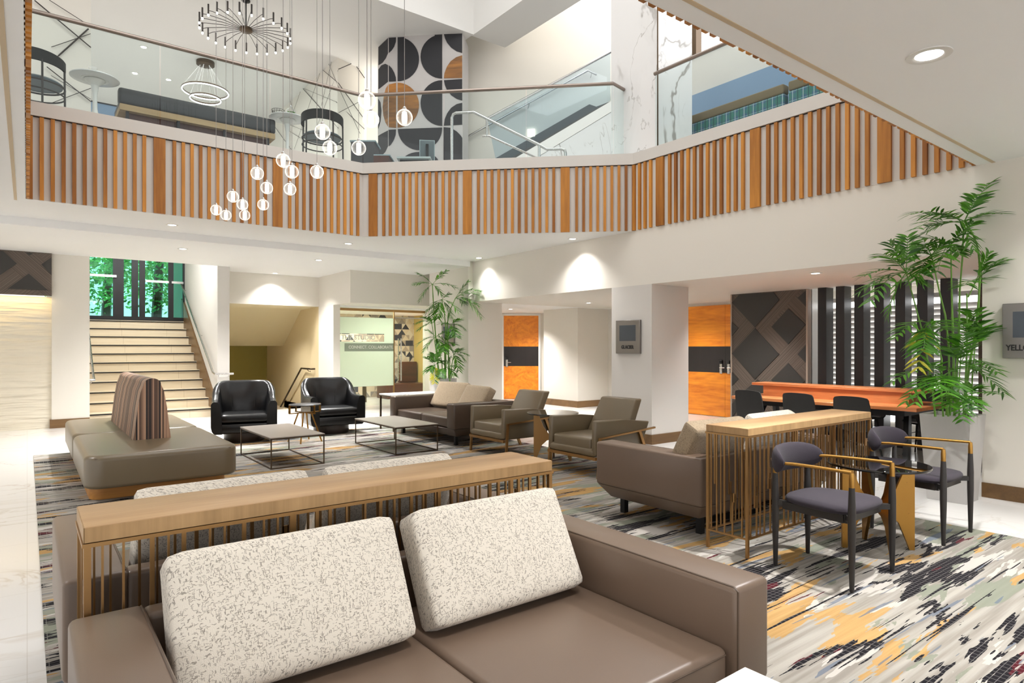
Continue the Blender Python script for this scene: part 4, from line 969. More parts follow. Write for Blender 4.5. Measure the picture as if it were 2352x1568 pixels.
# ------------------------------------------------------------------ dining chairs
def dchair(label, loc, rz=0):
    t = thing('dining_armchair', label, 'chair', loc, rz)
    fl_, bl_ = (.285, -.27), (.215, .265)
    for s in (-1, 1):
        for (x, y), top in ((fl_, .735), (bl_, .735)):
            fin('leg', MB().lathe([(.012, FZ), (.014, .02), (.023, .36), (.023, .5), (.017, .645)], 14, (s*x, y, 0)), M['black_wood'], t)
            fin('leg_ferrule', MB().lathe([(.0165, .645), (.0165, .70), (.013, top)], 14, (s*x, y, 0)), M['brass'], t)
    pts = [(-fl_[0], fl_[1], .735), (-.262, -.02, .732), (-.25, .12, .728)]
    for k in range(11): a = R(180-18*k); pts.append((.25*cos(a), .19+.17*sin(a), .722))
    pts += [(.25, .12, .728), (.262, -.02, .732), (fl_[0], fl_[1], .735)]
    fin('arm_rail', MB().tube(pts, .011, 10), M['brass'], t)
    m = MB(); rows = []
    for k in range(25):
        q = -1+2*k/24; a = R(90-q*86); hh = .098*max(.02, (1-abs(q)**2.6))**.5; tt = .036*max(.05, (1-abs(q)**3))**.5
        c = Vector((.262*cos(a), .165+.155*sin(a), .725)); nr = Vector((cos(a), sin(a), 0))
        rows.append([c+nr*(tt*cos(2*pi*j/16))+Vector((0,0,1))*(hh*sin(2*pi*j/16)) for j in range(16)])
    g = m.grid(rows, cv=True); m.F(g[0][::-1], True); m.F(g[-1], True); fin('backrest', m, M['plum'], t)
    # seat: soft trapezoid pad
    m = MB(); rows = []
    def ol(k, z):
        P = []; n = 40
        for i in range(n):
            a = 2*pi*i/n; c, s = cos(a), sin(a); x = (abs(c)**.55)*(1 if c > 0 else -1); y = (abs(s)**.55)*(1 if s > 0 else -1)
            P.append((x*k*(.262-.035*y), y*k*.255-.01, z))
        return P
    for k, z in ((.90, .455), (.97, .462), (1, .478), (.99, .492), (.95, .503), (.85, .511), (.6, .518), (.3, .521)): rows.append(ol(k, z))
    g = m.grid(rows, cv=True); m.F(g[0][::-1], True); m.F(g[-1], True); fin('seat', m, M['plum'], t)
    m = MB()
    for s in (-1, 1):
        m.bar((s*.235, -.20, .432), (s*.195, .22, .432), .02, .05); m.bar((s*.2, -.2, .445), (s*.285, -.265, .445), .03, .035); m.bar((s*.17, .2, .445), (s*.212, .262, .445), .03, .035)
    m.bar((-.235, -.21, .432), (.235, -.21, .432), .02, .05); m.bar((-.19, .215, .432), (.19, .215, .432), .02, .05)
    fin('apron', m, M['black_wood'], t)
    return t
dchair('dark plum upholstered dining chair with brass arms, nearest the right console', (4.262, 2.075, 0))
dchair('dark plum upholstered dining chair with brass arms, beside the tall planter', (5.735, 2.08, 0))
# ------------------------------------------------------------------ communal table and shell chairs
t = thing('communal_table', 'cherry wood communal work table with raised centre shelf and black legs', 'table', (9.22, 4.42, 0))
fin('top', MB().rbox(-.62, .62, -1.28, 1.28, .705, .75, .004, 1), M['cherry'], t)
fin('raised_box', MB().box(-.16, .16, -1.02, 1.02, .75, .905), M['cherry'], t); fin('shelf', MB().rbox(-.19, .19, -1.2, 1.2, .905, .945, .004, 1), M['cherry'], t)
fin('under_frame', MB().box(-.5, .5, -1.1, 1.1, .63, .705), M['black'], t)
for sy in (-1, 1):
    for sx in (-1, 1): fin('leg', MB().bar((sx*.5, sy*1.12, 0), (sx*.14, sy*1.0, .66), .09, .06, (0,1,0)), M['black'], t)
def shell(label, loc, rz):
    t = thing('shell_chair', label, 'chair', loc, rz)    # faces -y locally
    m = MB(); rows = []
    prof = [(-.22, .455), (-.2, .462), (-.05, .445), (.1, .445), (.17, .47), (.205, .54), (.225, .64), (.245, .76), (.262, .86), (.268, .885)]
    for i, (y, z) in enumerate(prof):
        wd = [.19, .215, .23, .23, .232, .232, .228, .225, .216, .20][i]
        rows.append([(wd*k/6, y-(.035*(abs(k)/6)**2 if i > 4 else 0), z+(.03*(abs(k)/6)**2 if i < 5 else (-.02*(abs(k)/6)**3 if i > 7 else 0))) for k in range(-6, 7)])
    g0 = [[Vector(p) for p in r] for r in rows]
    m.grid(g0); m.grid([[p+Vector((0, .018 if i > 4 else .0, 0 if i > 4 else -.018)) for p in r] for i, r in enumerate(g0)][::-1])
    for k in (0, -1): m.grid([[r[k], r[k]+Vector((0, .018 if i > 4 else .0, 0 if i > 4 else -.018))] for i, r in enumerate(g0)])
    m.grid([[p, p+Vector((0, .018, 0))] for p in g0[-1]])
    fin('shell', m, M['black_fab'], t)
    fin('seat_pad', MB().soft(.38, .36, .03, .014, 0, 6), plain('grey_seat_pad', (150, 156, 162), .8), t, (0, -.04, .468))
    for sx in (-1, 1):
        for y0, y1 in ((-.12, -.2), (.1, .22)): fin('leg', MB().tube([(sx*.13, y0, .44), (sx*.2, y1, FZ*0)], [.016, .01], 8), M['black'], t)
    m = MB()
    for sx in (-1, 1): m.tube([(sx*.15, -.145, .3), (sx*.15, .13, .3)], .005, 6)
    m.tube([(-.15, .13, .3), (.15, .13, .3)], .005, 6); fin('wire_brace', m, M['black'], t)
    return t
for (x, y, a, lb) in ((8.42, 5.13, 84, 'black shell chair at the table, first beside the lattice partition'), (8.45, 4.42, 87, 'black shell chair at the table, middle of the three backs'), (8.42, 3.72, 88, 'black shell chair at the table, last before the tall planter, grey seat showing'),
    (9.86, 5.1, -92, 'black shell chair on the far side of the table by the partition'), (9.86, 4.3, -88, 'black shell chair on the far side of the table, in its middle'), (9.86, 3.5, -90, 'black shell chair on the far side of the table, behind the planter')):
    shell(lb, (x, y, 0), R(a))
# ------------------------------------------------------------------ marble table corner at the bottom edge
t = thing('marble_coffee_table', 'white marble table corner cut off at the bottom edge of the photo', 'coffee table', (1.42, .75, 0))
fin('top', MB().rbox(-.42, .42, -.42, .42, .44, .47, .004, 1), M['marble'], t)
for sx in (-1, 1):
    for sy in (-1, 1): fin('leg', MB().cbox((sx*.39, sy*.39, .226), (.03, .03, .428)), M['darkmetal'], t)
# ------------------------------------------------------------------ room signs
def sign(body, size, y, z, label, x=XW, w=.505, h=.53, wt=.26):
    t = thing('room_sign', label, 'sign', (x, y, z)); Mx = Bm(0, 0)
    p = fin('panel', MB().rbox(-w/2, w/2, -.045, 0, -h/2, h/2, .004, 1), M['sign'], t); p.matrix_basis = Mx
    s = fin('screen', MB().box(-.17, .17, -.047, -.044, -.065, .185), M['grey_screen'], t); s.matrix_basis = Mx
    if body: text(body, size, M['letter'], t, Mx@Matrix.Translation((0, -.047, -.165))@Matrix.Rotation(pi/2, 4, 'X'), .003, width=wt, bold=.0022)
sign('GLACIER', .078, 6.886, 1.66, 'brushed metal GLACIER room sign with dark screen on the pier')
sign('YELLOWSTONE', .078, 1.76, 1.655, 'brushed metal room sign starting YELL, cut off by the right edge', wt=.45)
sign('', .07, 12.13, 1.77, 'dark room sign half hidden behind the far palm', 7.5, .5, .5)
# ------------------------------------------------------------------ palms
def frond_mesh(m, p, tip, droop, n=11, lw=.007, ll=.17, yel=0.0, rnd=random):
    p = Vector(p); tip = Vector(tip); d = tip-p; Lf = d.length
    mid = p+d*.5+Vector((0,0,droop*Lf))
    def Q(t): return p*(1-t)**2+mid*2*t*(1-t)+tip*t*t
    m.tv = .45; m.tube([Q(i/7) for i in range(8)], [.0045*(1-.7*i/7) for i in range(8)], 5)
    for i in range(n):
        t = .25+.73*i/(n-1); c = Q(t); tg = (Q(min(1, t+.03))-Q(max(0, t-.03))).normalized()
        side = tg.cross(Vector((0,0,1)))
        if side.length < .05: side = RT.copy()
        side.normalize(); up = side.cross(tg).normalized()
        l = ll*(.55+.75*sin(pi*min(1, (t-.1)*1.02)))*rnd.uniform(.85, 1.15)
        for s in (-1, 1):
            dr = (tg*rnd.uniform(.45, .8)+side*s*rnd.uniform(.75, 1)+up*rnd.uniform(-.1, .35)).normalized()
            wv = dr.cross(up).normalized()*lw*rnd.uniform(.8, 1.2)
            m.tv = yel if yel and rnd.random() < .8 else rnd.uniform(0, .75)
            k = 4; rows = []
            for j in range(k+1):
                q = j/k; ww = (.35, 1, .95, .6, .03)[j]; pt = c+dr*l*q+Vector((0,0,-1))*l*.2*q*q
                rows.append([pt-wv*ww, pt+up*lw*.25*ww, pt+wv*ww])
            m.grid(rows)
    return m
def palm(name, label, loc, pot, stems, seed, lwid=.0065, nl=(10, 11, 12)):
    rnd = random.Random(seed); t = thing(name, label, 'potted palm', loc); hw, hb, h = pot; inv = Vector(loc)
    m = MB(); rows = []
    for w, z in ((hb, FZ*0), (hw, h), (hw-.018, h), (hw-.03, h-.06)): rows.append([(-w,-w,z),(w,-w,z),(w,w,z),(-w,w,z)])
    g = m.grid(rows, cv=True, sm=False); m.F(g[0][::-1]); fin('planter', m, M['planter'], t)
    fin('soil', MB().box(-hw+.03, hw-.03, -hw+.03, hw-.03, h-.12, h-.05), M['soil'], t)
    for pts, r, fr in stems:
        pts = [Vector(p)-inv for p in pts]
        m = MB(); sub = []
        for i in range(len(pts)-1):
            for k in range(4): sub.append(pts[i].lerp(pts[i+1], k/4))
        sub.append(pts[-1]); n = len(sub)
        m.tube(sub, [r*(1.15 if i % 4 == 0 else 1)*(1-.5*i/n) for i in range(n)], 7)
        st = fin('stem', m, M['bark'], t)
        for base, tip, droop, ll, yel in fr:
            m = MB(); frond_mesh(m, Vector(base)-inv, Vector(tip)-inv, droop, rnd.choice(nl), lwid, ll, yel, rnd); fin('frond', m, M['palm'], st)
    return t
rp = random.Random(5)
def D(u, v, t0, j=.0): return Tp(u, v, t0+j)
# near palm: depth about 6.2 along the view
PT = lambda a, b: (1960+a/4.3546, 400+b/4.3546)
PB = lambda a, b: (1960+a/4.3546, 660+b/4.3546)
T0 = 6.22
def st_(pix, t0, r, fr, tend=None):
    te = tend if tend is not None else t0; n = len(pix)
    pts = [Tp(*p, t0+(te-t0)*i/max(1, n-1)) for i, p in enumerate(pix)]
    F_ = []
    for e in fr:
        tip, dj, droop = e[0], e[1], e[2]; ll = e[3] if len(e) > 3 else .15; ye = e[4] if len(e) > 4 else 0; bs = e[5] if len(e) > 5 else None
        F_.append((Tp(*bs, te) if bs else pts[-1], Tp(*tip, te+dj), droop, ll, ye))
    return pts, r, F_
stems = [
 st_([PB(1110,1290), PB(1130,1000), PB(1165,750), PB(1215,500), PB(1250,200), PT(1268,1000), PT(1255,800), PT(1232,690), PT(1190,590), PT(1112,470)], 6.3, .0125,
     [(PT(1365,85), .1, .10), (PT(565,405), -.15, .16), (PT(600,665), .1, .22), (PT(1650,450), .05, .25, .12), (PT(640,545), -.3, .2), (PT(1240,215), -.2, .08), (PT(700,420), .2, .2)], 6.2),
 st_([PB(960,1290), PB(1000,950), PB(1005,650), PB(990,300), PB(985,60), PT(982,1100), PT(975,700)], 6.15, .012,
     [(PT(640,760), -.1, .2), (PT(1150,660), -.2, .2), (PT(840,980), -.3, .25), (PT(1060,800), .1, .2, .12), (PT(1200,480), -.2, .1), (PT(700,640), .2, .15)]),
 st_([PB(1010,1290), PB(1030,900), PB(1055,500), PB(1062,150), PT(1065,1150), PT(1090,850), PT(1100,620), PT(1098,490)], 6.3, .011,
     [(PT(1205,755), -.1, .15, .13), (PT(760,520), .15, .2), (PT(860,390), -.2, .12), (PT(1290,420), .1, .1)], 6.25),
 st_([PB(1100,1290), PB(1130,800), PB(1138,450), PB(1136,60), PT(1150,1230), PT(1215,1090)], 6.25, .009,
     [(PT(1505,800), .1, .12, .14), (PT(1440,1050), .1, .2, .14), (PT(1115,1110), -.2, .2), (PT(1360,790), -.1, .05), (PT(1515,860), -.1, .2, .14)]),
 st_([PB(930,1290), PB(960,900), PB(955,600), PB(920,280), PB(870,80), PT(840,1080), PT(805,920), PT(780,810)], 6.15, .010,
     [(PT(560,830), -.1, .2), (PT(905,690), -.1, .1, .16), (PT(620,760), .1, .2), (PT(700,700), -.2, .1), (PT(640,1040), -.1, .22), (PT(900,830), .1, .2)]),
 st_([PB(820,1290), PB(790,1000), PB(720,600), PB(690,440), PB(620,180), PT(560,1090), PT(528,985)], 6.05, .009,
     [(PT(545,625), -.05, .05), (PT(365,690), 0, .15), (PT(110,1015), -.1, .18), (PT(60,1185), .05, .25), (PT(170,1270), -.2, .25, .15, .6), (PT(340,1410), .1, .25, .14, .7), (PT(300,800), -.2, .15), (PT(700,960), .1, .2), (PT(690,1090), -.1, .2)]),
 st_([PB(900,1290), PB(880,1050), PB(885,720), PB(850,560), PB(740,350)], 6.05, .008,
     [(PB(425,500), -.1, .3, .14, .8), (PB(650,810), -.15, .25, .14, .97), (PB(565,600), .05, .15), (PB(840,340), -.1, .1, .16), (PB(700,640), -.25, .1), (PB(900,420), .1, .15)]),
 st_([PB(950,1290), PB(940,1100), PB(900,880)], 6.0, .008,
     [(PB(390,945), -.05, .3), (PB(520,1150), -.1, .4, .13), (PB(615,1160), -.2, .35, .13), (PB(930,1060), -.35, .2, .17), (PB(1060,1000), -.2, .2), (PB(760,760), -.1, .12), (PB(1190,780), .1, .1), (PB(820,1010), -.4, .15, .15)]),
 st_([PB(1060,1290), PB(1050,1050), PB(1070,760)], 6.15, .008,
     [(PB(1270,500), .0, .15), (PB(1270,810), .1, .2), (PB(1440,850), .05, .35, .13, .6), (PB(1505,1055), -.05, .2, .17), (PB(1100,480), -.2, .05, .15), (PB(960,600), -.1, .1)]),
 st_([PB(1150,1290), PB(1120,1150), PB(1110,1080)], 6.1, .008,
     [(PB(1095,1330), -.3, .3, .10), (PB(1270,1150), -.1, .2, .12), (PB(960,1190), -.3, .25, .13), (PB(1225,1210), -.25, .3, .11), (PB(1190,1000), .0, .1), (PB(870,1180), -.2, .3, .12, .8), (PB(1430,1060), .05, .12, .15)]),
 st_([PB(1180,1290), PB(1190,900), PB(1220,560)], 6.3, .008, [(PB(1435,380), .0, .1, .16), (PB(1290,400), -.1, .15), (PB(1150,330), .0, .15), (PB(1200,240), -.1, .1), (PB(1000,330), -.1, .2)]),
]
palm('potted_palm', 'tall green palm in a pale grey tapered planter against the right wall', (7.25, 2.33, 0), (.215, .165, .84), stems, 11, .0118, (8, 9, 10))
P4 = lambda a, b: (760+a/4.3556, 600+b/4.3556)
T2 = 13.4; B4 = lambda x: P4(x, 1200)
stems = [
 st_([B4(1080), P4(1060,900), P4(1040,650), P4(1022,350), P4(1016,230)], T2, .016, [(P4(862,120), 0, .15), (P4(830,235), .1, .2), (P4(1155,95), -.1, .08), (P4(1258,265), .1, .2), (P4(885,400), -.1, .25), (P4(1110,340), .1, .2)]),
 st_([B4(1140), P4(1140,900), P4(1150,650), P4(1130,480), P4(1110,380)], T2, .015, [(P4(960,510), 0, .25, .2), (P4(1265,490), -.1, .25, .22), (P4(1070,570), -.1, .25, .2), (P4(1000,600), .1, .3, .2), (P4(1200,560), .1, .2, .2), (P4(1180,330), 0, .1)]),
 st_([B4(1180), P4(1175,900), P4(1165,620), P4(1200,470), P4(1245,370)], T2+.05, .014, [(P4(1500,300), -.1, .3, .2), (P4(1465,435), -.1, .25, .22), (P4(1505,560), -.15, .4, .22), (P4(1375,205), 0, .1, .18), (P4(1470,340), .1, .3, .2), (P4(1330,420), .1, .3)]),
 st_([B4(1100), P4(1060,950), P4(1010,620)], T2-.1, .012, [(P4(855,620), 0, .3), (P4(870,690), -.1, .2), (P4(940,560), .1, .2), (P4(1080,560), 0, .15)]),
 st_([B4(1120), P4(1110,1000), P4(1050,760)], T2-.1, .012, [(P4(868,840), 0, .3), (P4(930,900), -.1, .25), (P4(1150,700), .1, .15), (P4(960,690), 0, .2), (P4(1110,900), -.2, .3)]),
 st_([B4(1150), P4(1150,900), P4(1170,730), P4(1200,640)], T2-.05, .012, [(P4(1332,670), 0, .3), (P4(1290,580), -.1, .15), (P4(1250,750), -.2, .3), (P4(1110,620), .1, .2)]),
 st_([B4(1190), P4(1190,1000), P4(1150,820)], T2-.15, .012, [(P4(1240,830), -.1, .2), (P4(1090,760), 0, .15), (P4(1200,720), -.1, .1), (P4(1130,900), -.2, .3), (P4(1220,900), 0, .3)]),
 st_([B4(1200), P4(1210,1030), P4(1230,930)], T2, .012, [(P4(1370,940), -.05, .3), (P4(1335,985), 0, .4), (P4(1290,880), .1, .15), (P4(1280,1090), -.1, .4), (P4(1170,850), 0, .15)]),
 st_([B4(1070), P4(1050,1120), P4(1040,1040)], T2-.1, .012, [(P4(930,1115), 0, .4), (P4(960,960), .1, .15), (P4(1040,930), 0, .1), (P4(1040,1215), -.2, .3, .12, .97), (P4(1130,1000), -.1, .15), (P4(990,1090), -.1, .3)]),
 st_([B4(1150), P4(1150,1130), P4(1150,1060)], T2-.15, .012, [(P4(1280,1060), 0, .2), (P4(1200,960), 0, .1), (P4(1090,990), 0, .1), (P4(1230,1140), -.1, .3), (P4(1100,1150), -.15, .3)]),
]
palm('potted_palm', 'potted palm in a pale planter behind the far loveseat', (7.0, 11.55, 0), (.205, .17, .84), stems, 12, .013)
# ------------------------------------------------------------------ hanging globes
GL = [(842.9,230.4,40,'largest, at the top of the cluster'),(852,274,37.5,'just under the largest one'),(929,269.6,37,'farthest right, in front of the wood disc'),(740.7,302.9,35,'in front of the gallery chair, upper of two'),(757.5,339.6,33,'in front of the gallery chair, lower of two'),(823.9,340,32.5,'in front of the dark gallery desk'),
 (650.4,368.6,31.4,'over the fascia above the wide board'),(670.4,394.3,30,'right edge of the wide slat board, middle of three'),(728,394.6,30,'alone right of the wide slat board'),(590.7,398,29,'upper left one, above the lower cluster'),(612.9,431.4,27,'touching the left edge of the wide board'),(666,434.3,27.5,'lowest of three beside the wide board'),
 (535,451.4,26,'topmost of the lower left group'),(557,470,24.6,'middle of the lower left group'),(604.6,470,25,'right of the lower left group'),(496.4,482,24,'farthest left one'),(519,494,23.2,'second from the left at the bottom'),(562,494,23.6,'lowest, right of the bottom pair')]
for u, v, px, lb in GL:
    t0 = .13*FPX/px; p = Tp(u, v, t0)
    g = thing('globe_pendant', 'clear glass globe pendant, '+lb, 'pendant light', p, 0, 'hanging glass globe pendants')
    fin('glass_globe', MB().ball((0,0,0), .065, 36, 22), M['globe'], g)
    fin('bulb', MB().lathe([(.004, -.05), (.019, -.045), (.021, .0), (.019, .04), (.006, .048)], 12), M['bulb'], g)
    fin('cap', MB().lathe([(.016, .058), (.017, .07), (.010, .085), (.003, .09)], 12), M['steel'], g)
    fin('cord', MB().tube([(0,0,.085), (0,0,ZT-p.z)], .0028, 5), plain('silver_cord', (150, 148, 146), .5) if 'cord' not in M else M['cord'], g)
    if 'cord' not in M: M['cord'] = bpy.data.materials['silver_cord']
# chandelier
p = Tp(565, 69, 11.9); t = thing('chandelier', 'round black chandelier with two dozen downward candle lights over the gallery', 'chandelier', p)
fin('hub', MB().lathe([(.10, -.03), (.115, -.02), (.115, .03), (.09, .04)], 32), M['darkmetal'], t)
fin('rod', MB().tube([(0,0,.03), (0,0,8.0-p.z)], .012, 8), M['black'], t); fin('canopy', MB().lathe([(.06, 7.97-p.z), (.075, 7.98-p.z), (.075, 8.0-p.z)], 20), M['black'], t)
for k in range(25):
    a = 2*pi*k/25+.05; c, s_ = cos(a), sin(a); r = .79
    m = MB().tube([(.1*c, .1*s_, .01), (.4*c, .4*s_, .035), (.7*c, .7*s_, .02), (r*c, r*s_, .0)], .006, 5)
    m.tube([(r*c, r*s_, -.07), (r*c, r*s_, .11)], .0155, 8); ar = fin('arm', m, M['rod'], t)
    fin('bulb', MB().ball((r*c, r*s_, -.085), .0175, 8, 6, 1.3), M['bulb2'], ar)
p = Tp(472, 215, 14.46); t = thing('ring_pendant', 'two ring LED pendant hanging from a dark canopy over the gallery bench', 'pendant light', (p.x, p.y, 0))
zc = 8.0
fin('canopy', MB().lathe([(.17, zc-.09), (.19, zc-.08), (.19, zc)], 28), M['darkmetal'], t)
z1 = p.z+.05; z2 = p.z-.13
for r, z in ((.48, z1), (.32, z2)):
    rg = fin('ring', MB().torus((0,0,z+.02), r, .018, 48, 6), M['darkmetal'], t); fin('led_strip', MB().torus((0,0,z-.005), r, .011, 48, 6), M['ring'], rg)
    fin('wire', (lambda m: [m.tube([(.1*cos(a), .1*sin(a), zc-.08), (r*cos(a), r*sin(a), z+.02)], .003, 4) for a in (k*pi/3 for k in range(6))] and m)(MB()), M['steel'], t)
# ------------------------------------------------------------------ gallery furniture
def tulip(label, p, r):
    t = thing('tulip_table', label, 'table', (p.x, p.y, ZF)); h = p.z-ZF
    fin('top', MB().lathe([(r-.05, h-.02), (r, h-.006), (r, h+.004), (r-.01, h+.01)], 48), M['marble'], t)
    fin('mount_plate', MB().lathe([(r*.55, h-.024), (r*.55, h-.021)], 32), M['white_gloss'], t)
    fin('pedestal', MB().lathe([(.2, 0), (.19, .015), (.07, .08), (.03, .3), (.028, h-.25), (.05, h-.1), (.13, h-.03)], 28), M['white_gloss'], t)
pt1 = Tp(218, 180, 8.9); tulip('white tulip table with round marble top at the left end of the gallery', pt1, .30)
pt2 = Tp(660, 272, 10.9); tulip('white tulip table with round marble top near the middle of the gallery', pt2, .30)
q = pt1+Vector((-.02, .05, .01)); t = thing('terrarium', 'small glass terrarium on the left tulip table', 'terrarium', q)
fin('jar', MB().lathe([(.05, .0), (.085, .03), (.09, .07), (.07, .10), (.05, .115), (.055, .15), (.05, .155)], 24), M['globe'], t)
m = MB(); [frond_mesh(m, (0,0,.01), (.05*cos(a), .05*sin(a), .055), .3, 4, .006, .03) for a in (0, 1.3, 2.6, 3.9, 5.2)]; fin('plant', m, M['palm'], t); fin('gravel', MB().lathe([(.05,.004),(.075,.02),(.0,.03)], 16), M['stone'], t)
q = pt2+Vector((-.15, .02, .01)); t = thing('wire_basket', 'round dark wire basket on the middle tulip table', 'basket', q)
m = MB()
for z, r in ((.01, .08), (.04, .09), (.07, .098), (.10, .105)): m.torus((0,0,z), r, .004, 24, 5)
for k in range(14): a = 2*pi*k/14; m.tube([(.075*cos(a), .075*sin(a), .005), (.105*cos(a+.2), .105*sin(a+.2), .105)], .003, 4)
fin('wire', m, M['rod'], t)
q = pt2+Vector((.06, .0, .01)); t = thing('glass_cloche', 'glass cloche with plant on the middle tulip table', 'cloche', q)
fin('dome', MB().lathe([(.09, 0), (.095, .08), (.07, .15), (.02, .185), (.018, .2)], 24), M['globe'], t); fin('knob', MB().ball((0,0,.215), .016, 12, 8), M['chrome'], t)
m = MB(); [frond_mesh(m, (0,0,.0), (.05*cos(a), .05*sin(a), .1), .2, 5, .008, .05) for a in (0, 1.3, 2.6, 3.9, 5.2)]; fin('plant', m, M['palm'], t)
q = pt2+Vector((.22, -.03, .01)); o = fin('small_dish', MB().lathe([(.03, 0), (.045, .02), (.047, .03), (.04, .028), (.028, .008)], 18), M['stone'], None, q); tag(o, 'small grey dish at the right edge of the middle tulip table', 'dish')
def gchair(label, loc, rz, r=.30):
    t = thing('gallery_chair', label, 'chair', loc, rz); fm = M['black'] if r < .32 else M['black']
    m = MB(); rows = []
    for k in range(33):
        a = R(-15+210*k/32); u = abs(2*k/32-1); h0 = .63-.02*u; h1 = .78-.05*u**2
        rows.append([((r+o)*cos(a), (r+o)*sin(a), z) for o, z in ((-.012, h0), (.012, h0), (.012, h1), (-.012, h1))])
    g = m.grid(rows, cv=True); m.F(g[0][::-1]); m.F(g[-1]); fin('back_band', m, M['black_fab'], t)
    fin('seat', MB().lathe([(.0, .40), (r-.03, .40), (r-.02, .43), (r-.05, .455), (0, .465)], 28), plain('seat_vinyl_teal', (86, 98, 104), .4), t)
    for a in (-12, 50, 130, 192):
        c, s_ = cos(R(a)), sin(R(a)); fin('leg', MB().tube([(r*1.02*c, r*1.02*s_, 0), (r*c, r*s_, .66)], .013, 8), M['rod'], t)
    fin('seat_ring', MB().torus((0,0,.39), r-.005, .012, 36, 6).torus((0,0,.28), r-.005, .01, 36, 6), M['rod'], t)
    return t
gchair('black band-backed chair cut off at the far left of the gallery', (.10, 10.42, ZF), R(150), .31)
gchair('black band-backed chair right of the middle tulip table', (3.88, 10.24, ZF), R(150), .325)
yb = 10.95; x0 = Yp(272, 230, yb).x; x1 = Yp(634, 290, yb).x; zt, zm, zl = Yp(280, 199, yb).z, Yp(280, 236.6, yb).z, Yp(280, 250.6, yb).z
t = thing('gallery_bench', 'long charcoal upholstered bench with a tan ribbed band, seen from below', 'bench', (0,0,0))
fin('back', MB().rbox(x0, x1, yb, yb+.16, zm, zt, .04, 3), M['black_vinyl'], t); fin('band', MB().box(x0+.02, x1-.01, yb+.01, yb+.75, zl, zm), M['tan_band'], t)
fin('seat', MB().rbox(x0+.02, x1-.02, yb+.15, yb+.78, zm-.01, zm+.1, .03, 3), M['black_vinyl'], t); fin('base', MB().box(x0+.12, x1-.1, yb+.12, yb+.68, ZF, zl), M['dark_brown'], t)
for k in range(4): fin('leg', MB().box(x0+.1+k*(x1-x0-.24)/3, x0+.14+k*(x1-x0-.24)/3, yb+.04, yb+.08, ZF, zl), M['black'], t)
yq = 13.0; xs0, xs1 = Yp(209, 250, yq).x-.05, Yp(292, 250, yq).x
t = thing('blue_partition', 'low blue partition with black top trim behind the left tulip table', 'partition', (0,0,0))
zt = Yp(209.7, 233.4, yq).z; fin('panel', bx(xs0, xs1+.3, yq, yq+.08, ZF, zt), M['blue'], t); fin('trim', bx(xs0, xs1+.3, yq-.01, yq+.09, zt, zt+.02), M['black'], t)
t = thing('gallery_desk', 'dark two-tier desk block left of the mural', 'desk', (0,0,0))
a = Tp(806, 330, 10.9); b = Tp(860, 330, 10.9); zt = Tp(832, 325, 10.9).z
def dbox(p, q, z0, z1, dep): 
    m = MB(); d = Vector((q.x-p.x, q.y-p.y, 0)); n = Vector((-d.y, d.x, 0)).normalized()
    if n.dot(FW) < 0: n = -n
    return m.prism([(p.x, p.y), (q.x, q.y), (q.x+n.x*dep, q.y+n.y*dep), (p.x+n.x*dep, p.y+n.y*dep)], z0, z1)
fin('pedestal', dbox(a, b, ZF, zt, .4), plain('desk_dark', (70, 66, 68), .5), t); fin('top', dbox(a-RT*.02, b+RT*.02, zt, zt+.025, .44), plain('desk_top', (150, 166, 172), .4), t)
a = Tp(858, 360, 10.85); b = Tp(893, 360, 10.85); zt = Tp(870, 357, 10.85).z
fin('pedestal', dbox(a, b, ZF, zt, .4), M['dark_brown'], t); fin('top', dbox(a, b+RT*.02, zt, zt+.02, .42), plain('desk_top2', (150, 166, 172), .4), t)
c = Tp(981, 348, 11.2); zf = Tp(960, 372, 11.2).z
t = thing('monitor', 'computer screen on a stand in front of the mural, seen from behind', 'monitor', (c.x, c.y, 0), YAW-pi/2+R(8))
fin('panel', MB().rbox(-.12, .12, -.015, .015, c.z-.15, c.z+.19, .008, 2), plain('monitor_grey', (84, 96, 100), .4), t); fin('stand', MB().box(-.025, .025, -.05, -.015, zf, c.z+.12), M['black'], t); fin('bezel', MB().box(-.135, .135, .0, .012, c.z-.165, c.z+.205), plain('bezel', (150, 164, 166), .35), t)
t = thing('reception_desk', 'pale topped desk under the monitor, mostly hidden by the fascia', 'desk', (c.x-.1, c.y+.1, ZF), YAW-pi/2)
fin('top', MB().box(-.34, .24, -.35, .3, zf-.03-ZF, zf-ZF), plain('desk_edge', (176, 184, 184), .35), t); fin('body', MB().box(-.3, .2, -.25, .25, 0, zf-.03-ZF), M['black'], t)
for y0, y1, lb in ((5.07, 7.05, 'plaid and brown bench seen through the right balustrade, full length'), (2.9, 5.0, 'second plaid bench, cut off by the near ceiling edge')):
    t = thing('plaid_bench', lb, 'bench', (9.0, (y0+y1)/2, ZF)); h = (y1-y0)/2
    fin('back', MB().rbox(0, .14, -h, h, .1, .765, .02, 2), M['plaid'], t); fin('top_band', MB().rbox(-.012, .15, -h, h, .765, .905, .025, 3), M['tweed'], t)
    fin('seat', MB().rbox(.14, .7, -h, h, .12, .45, .03, 2), M['plaid'], t); fin('plinth', MB().box(.05, .65, -h+.05, h-.05, 0, .12), M['black'], t)
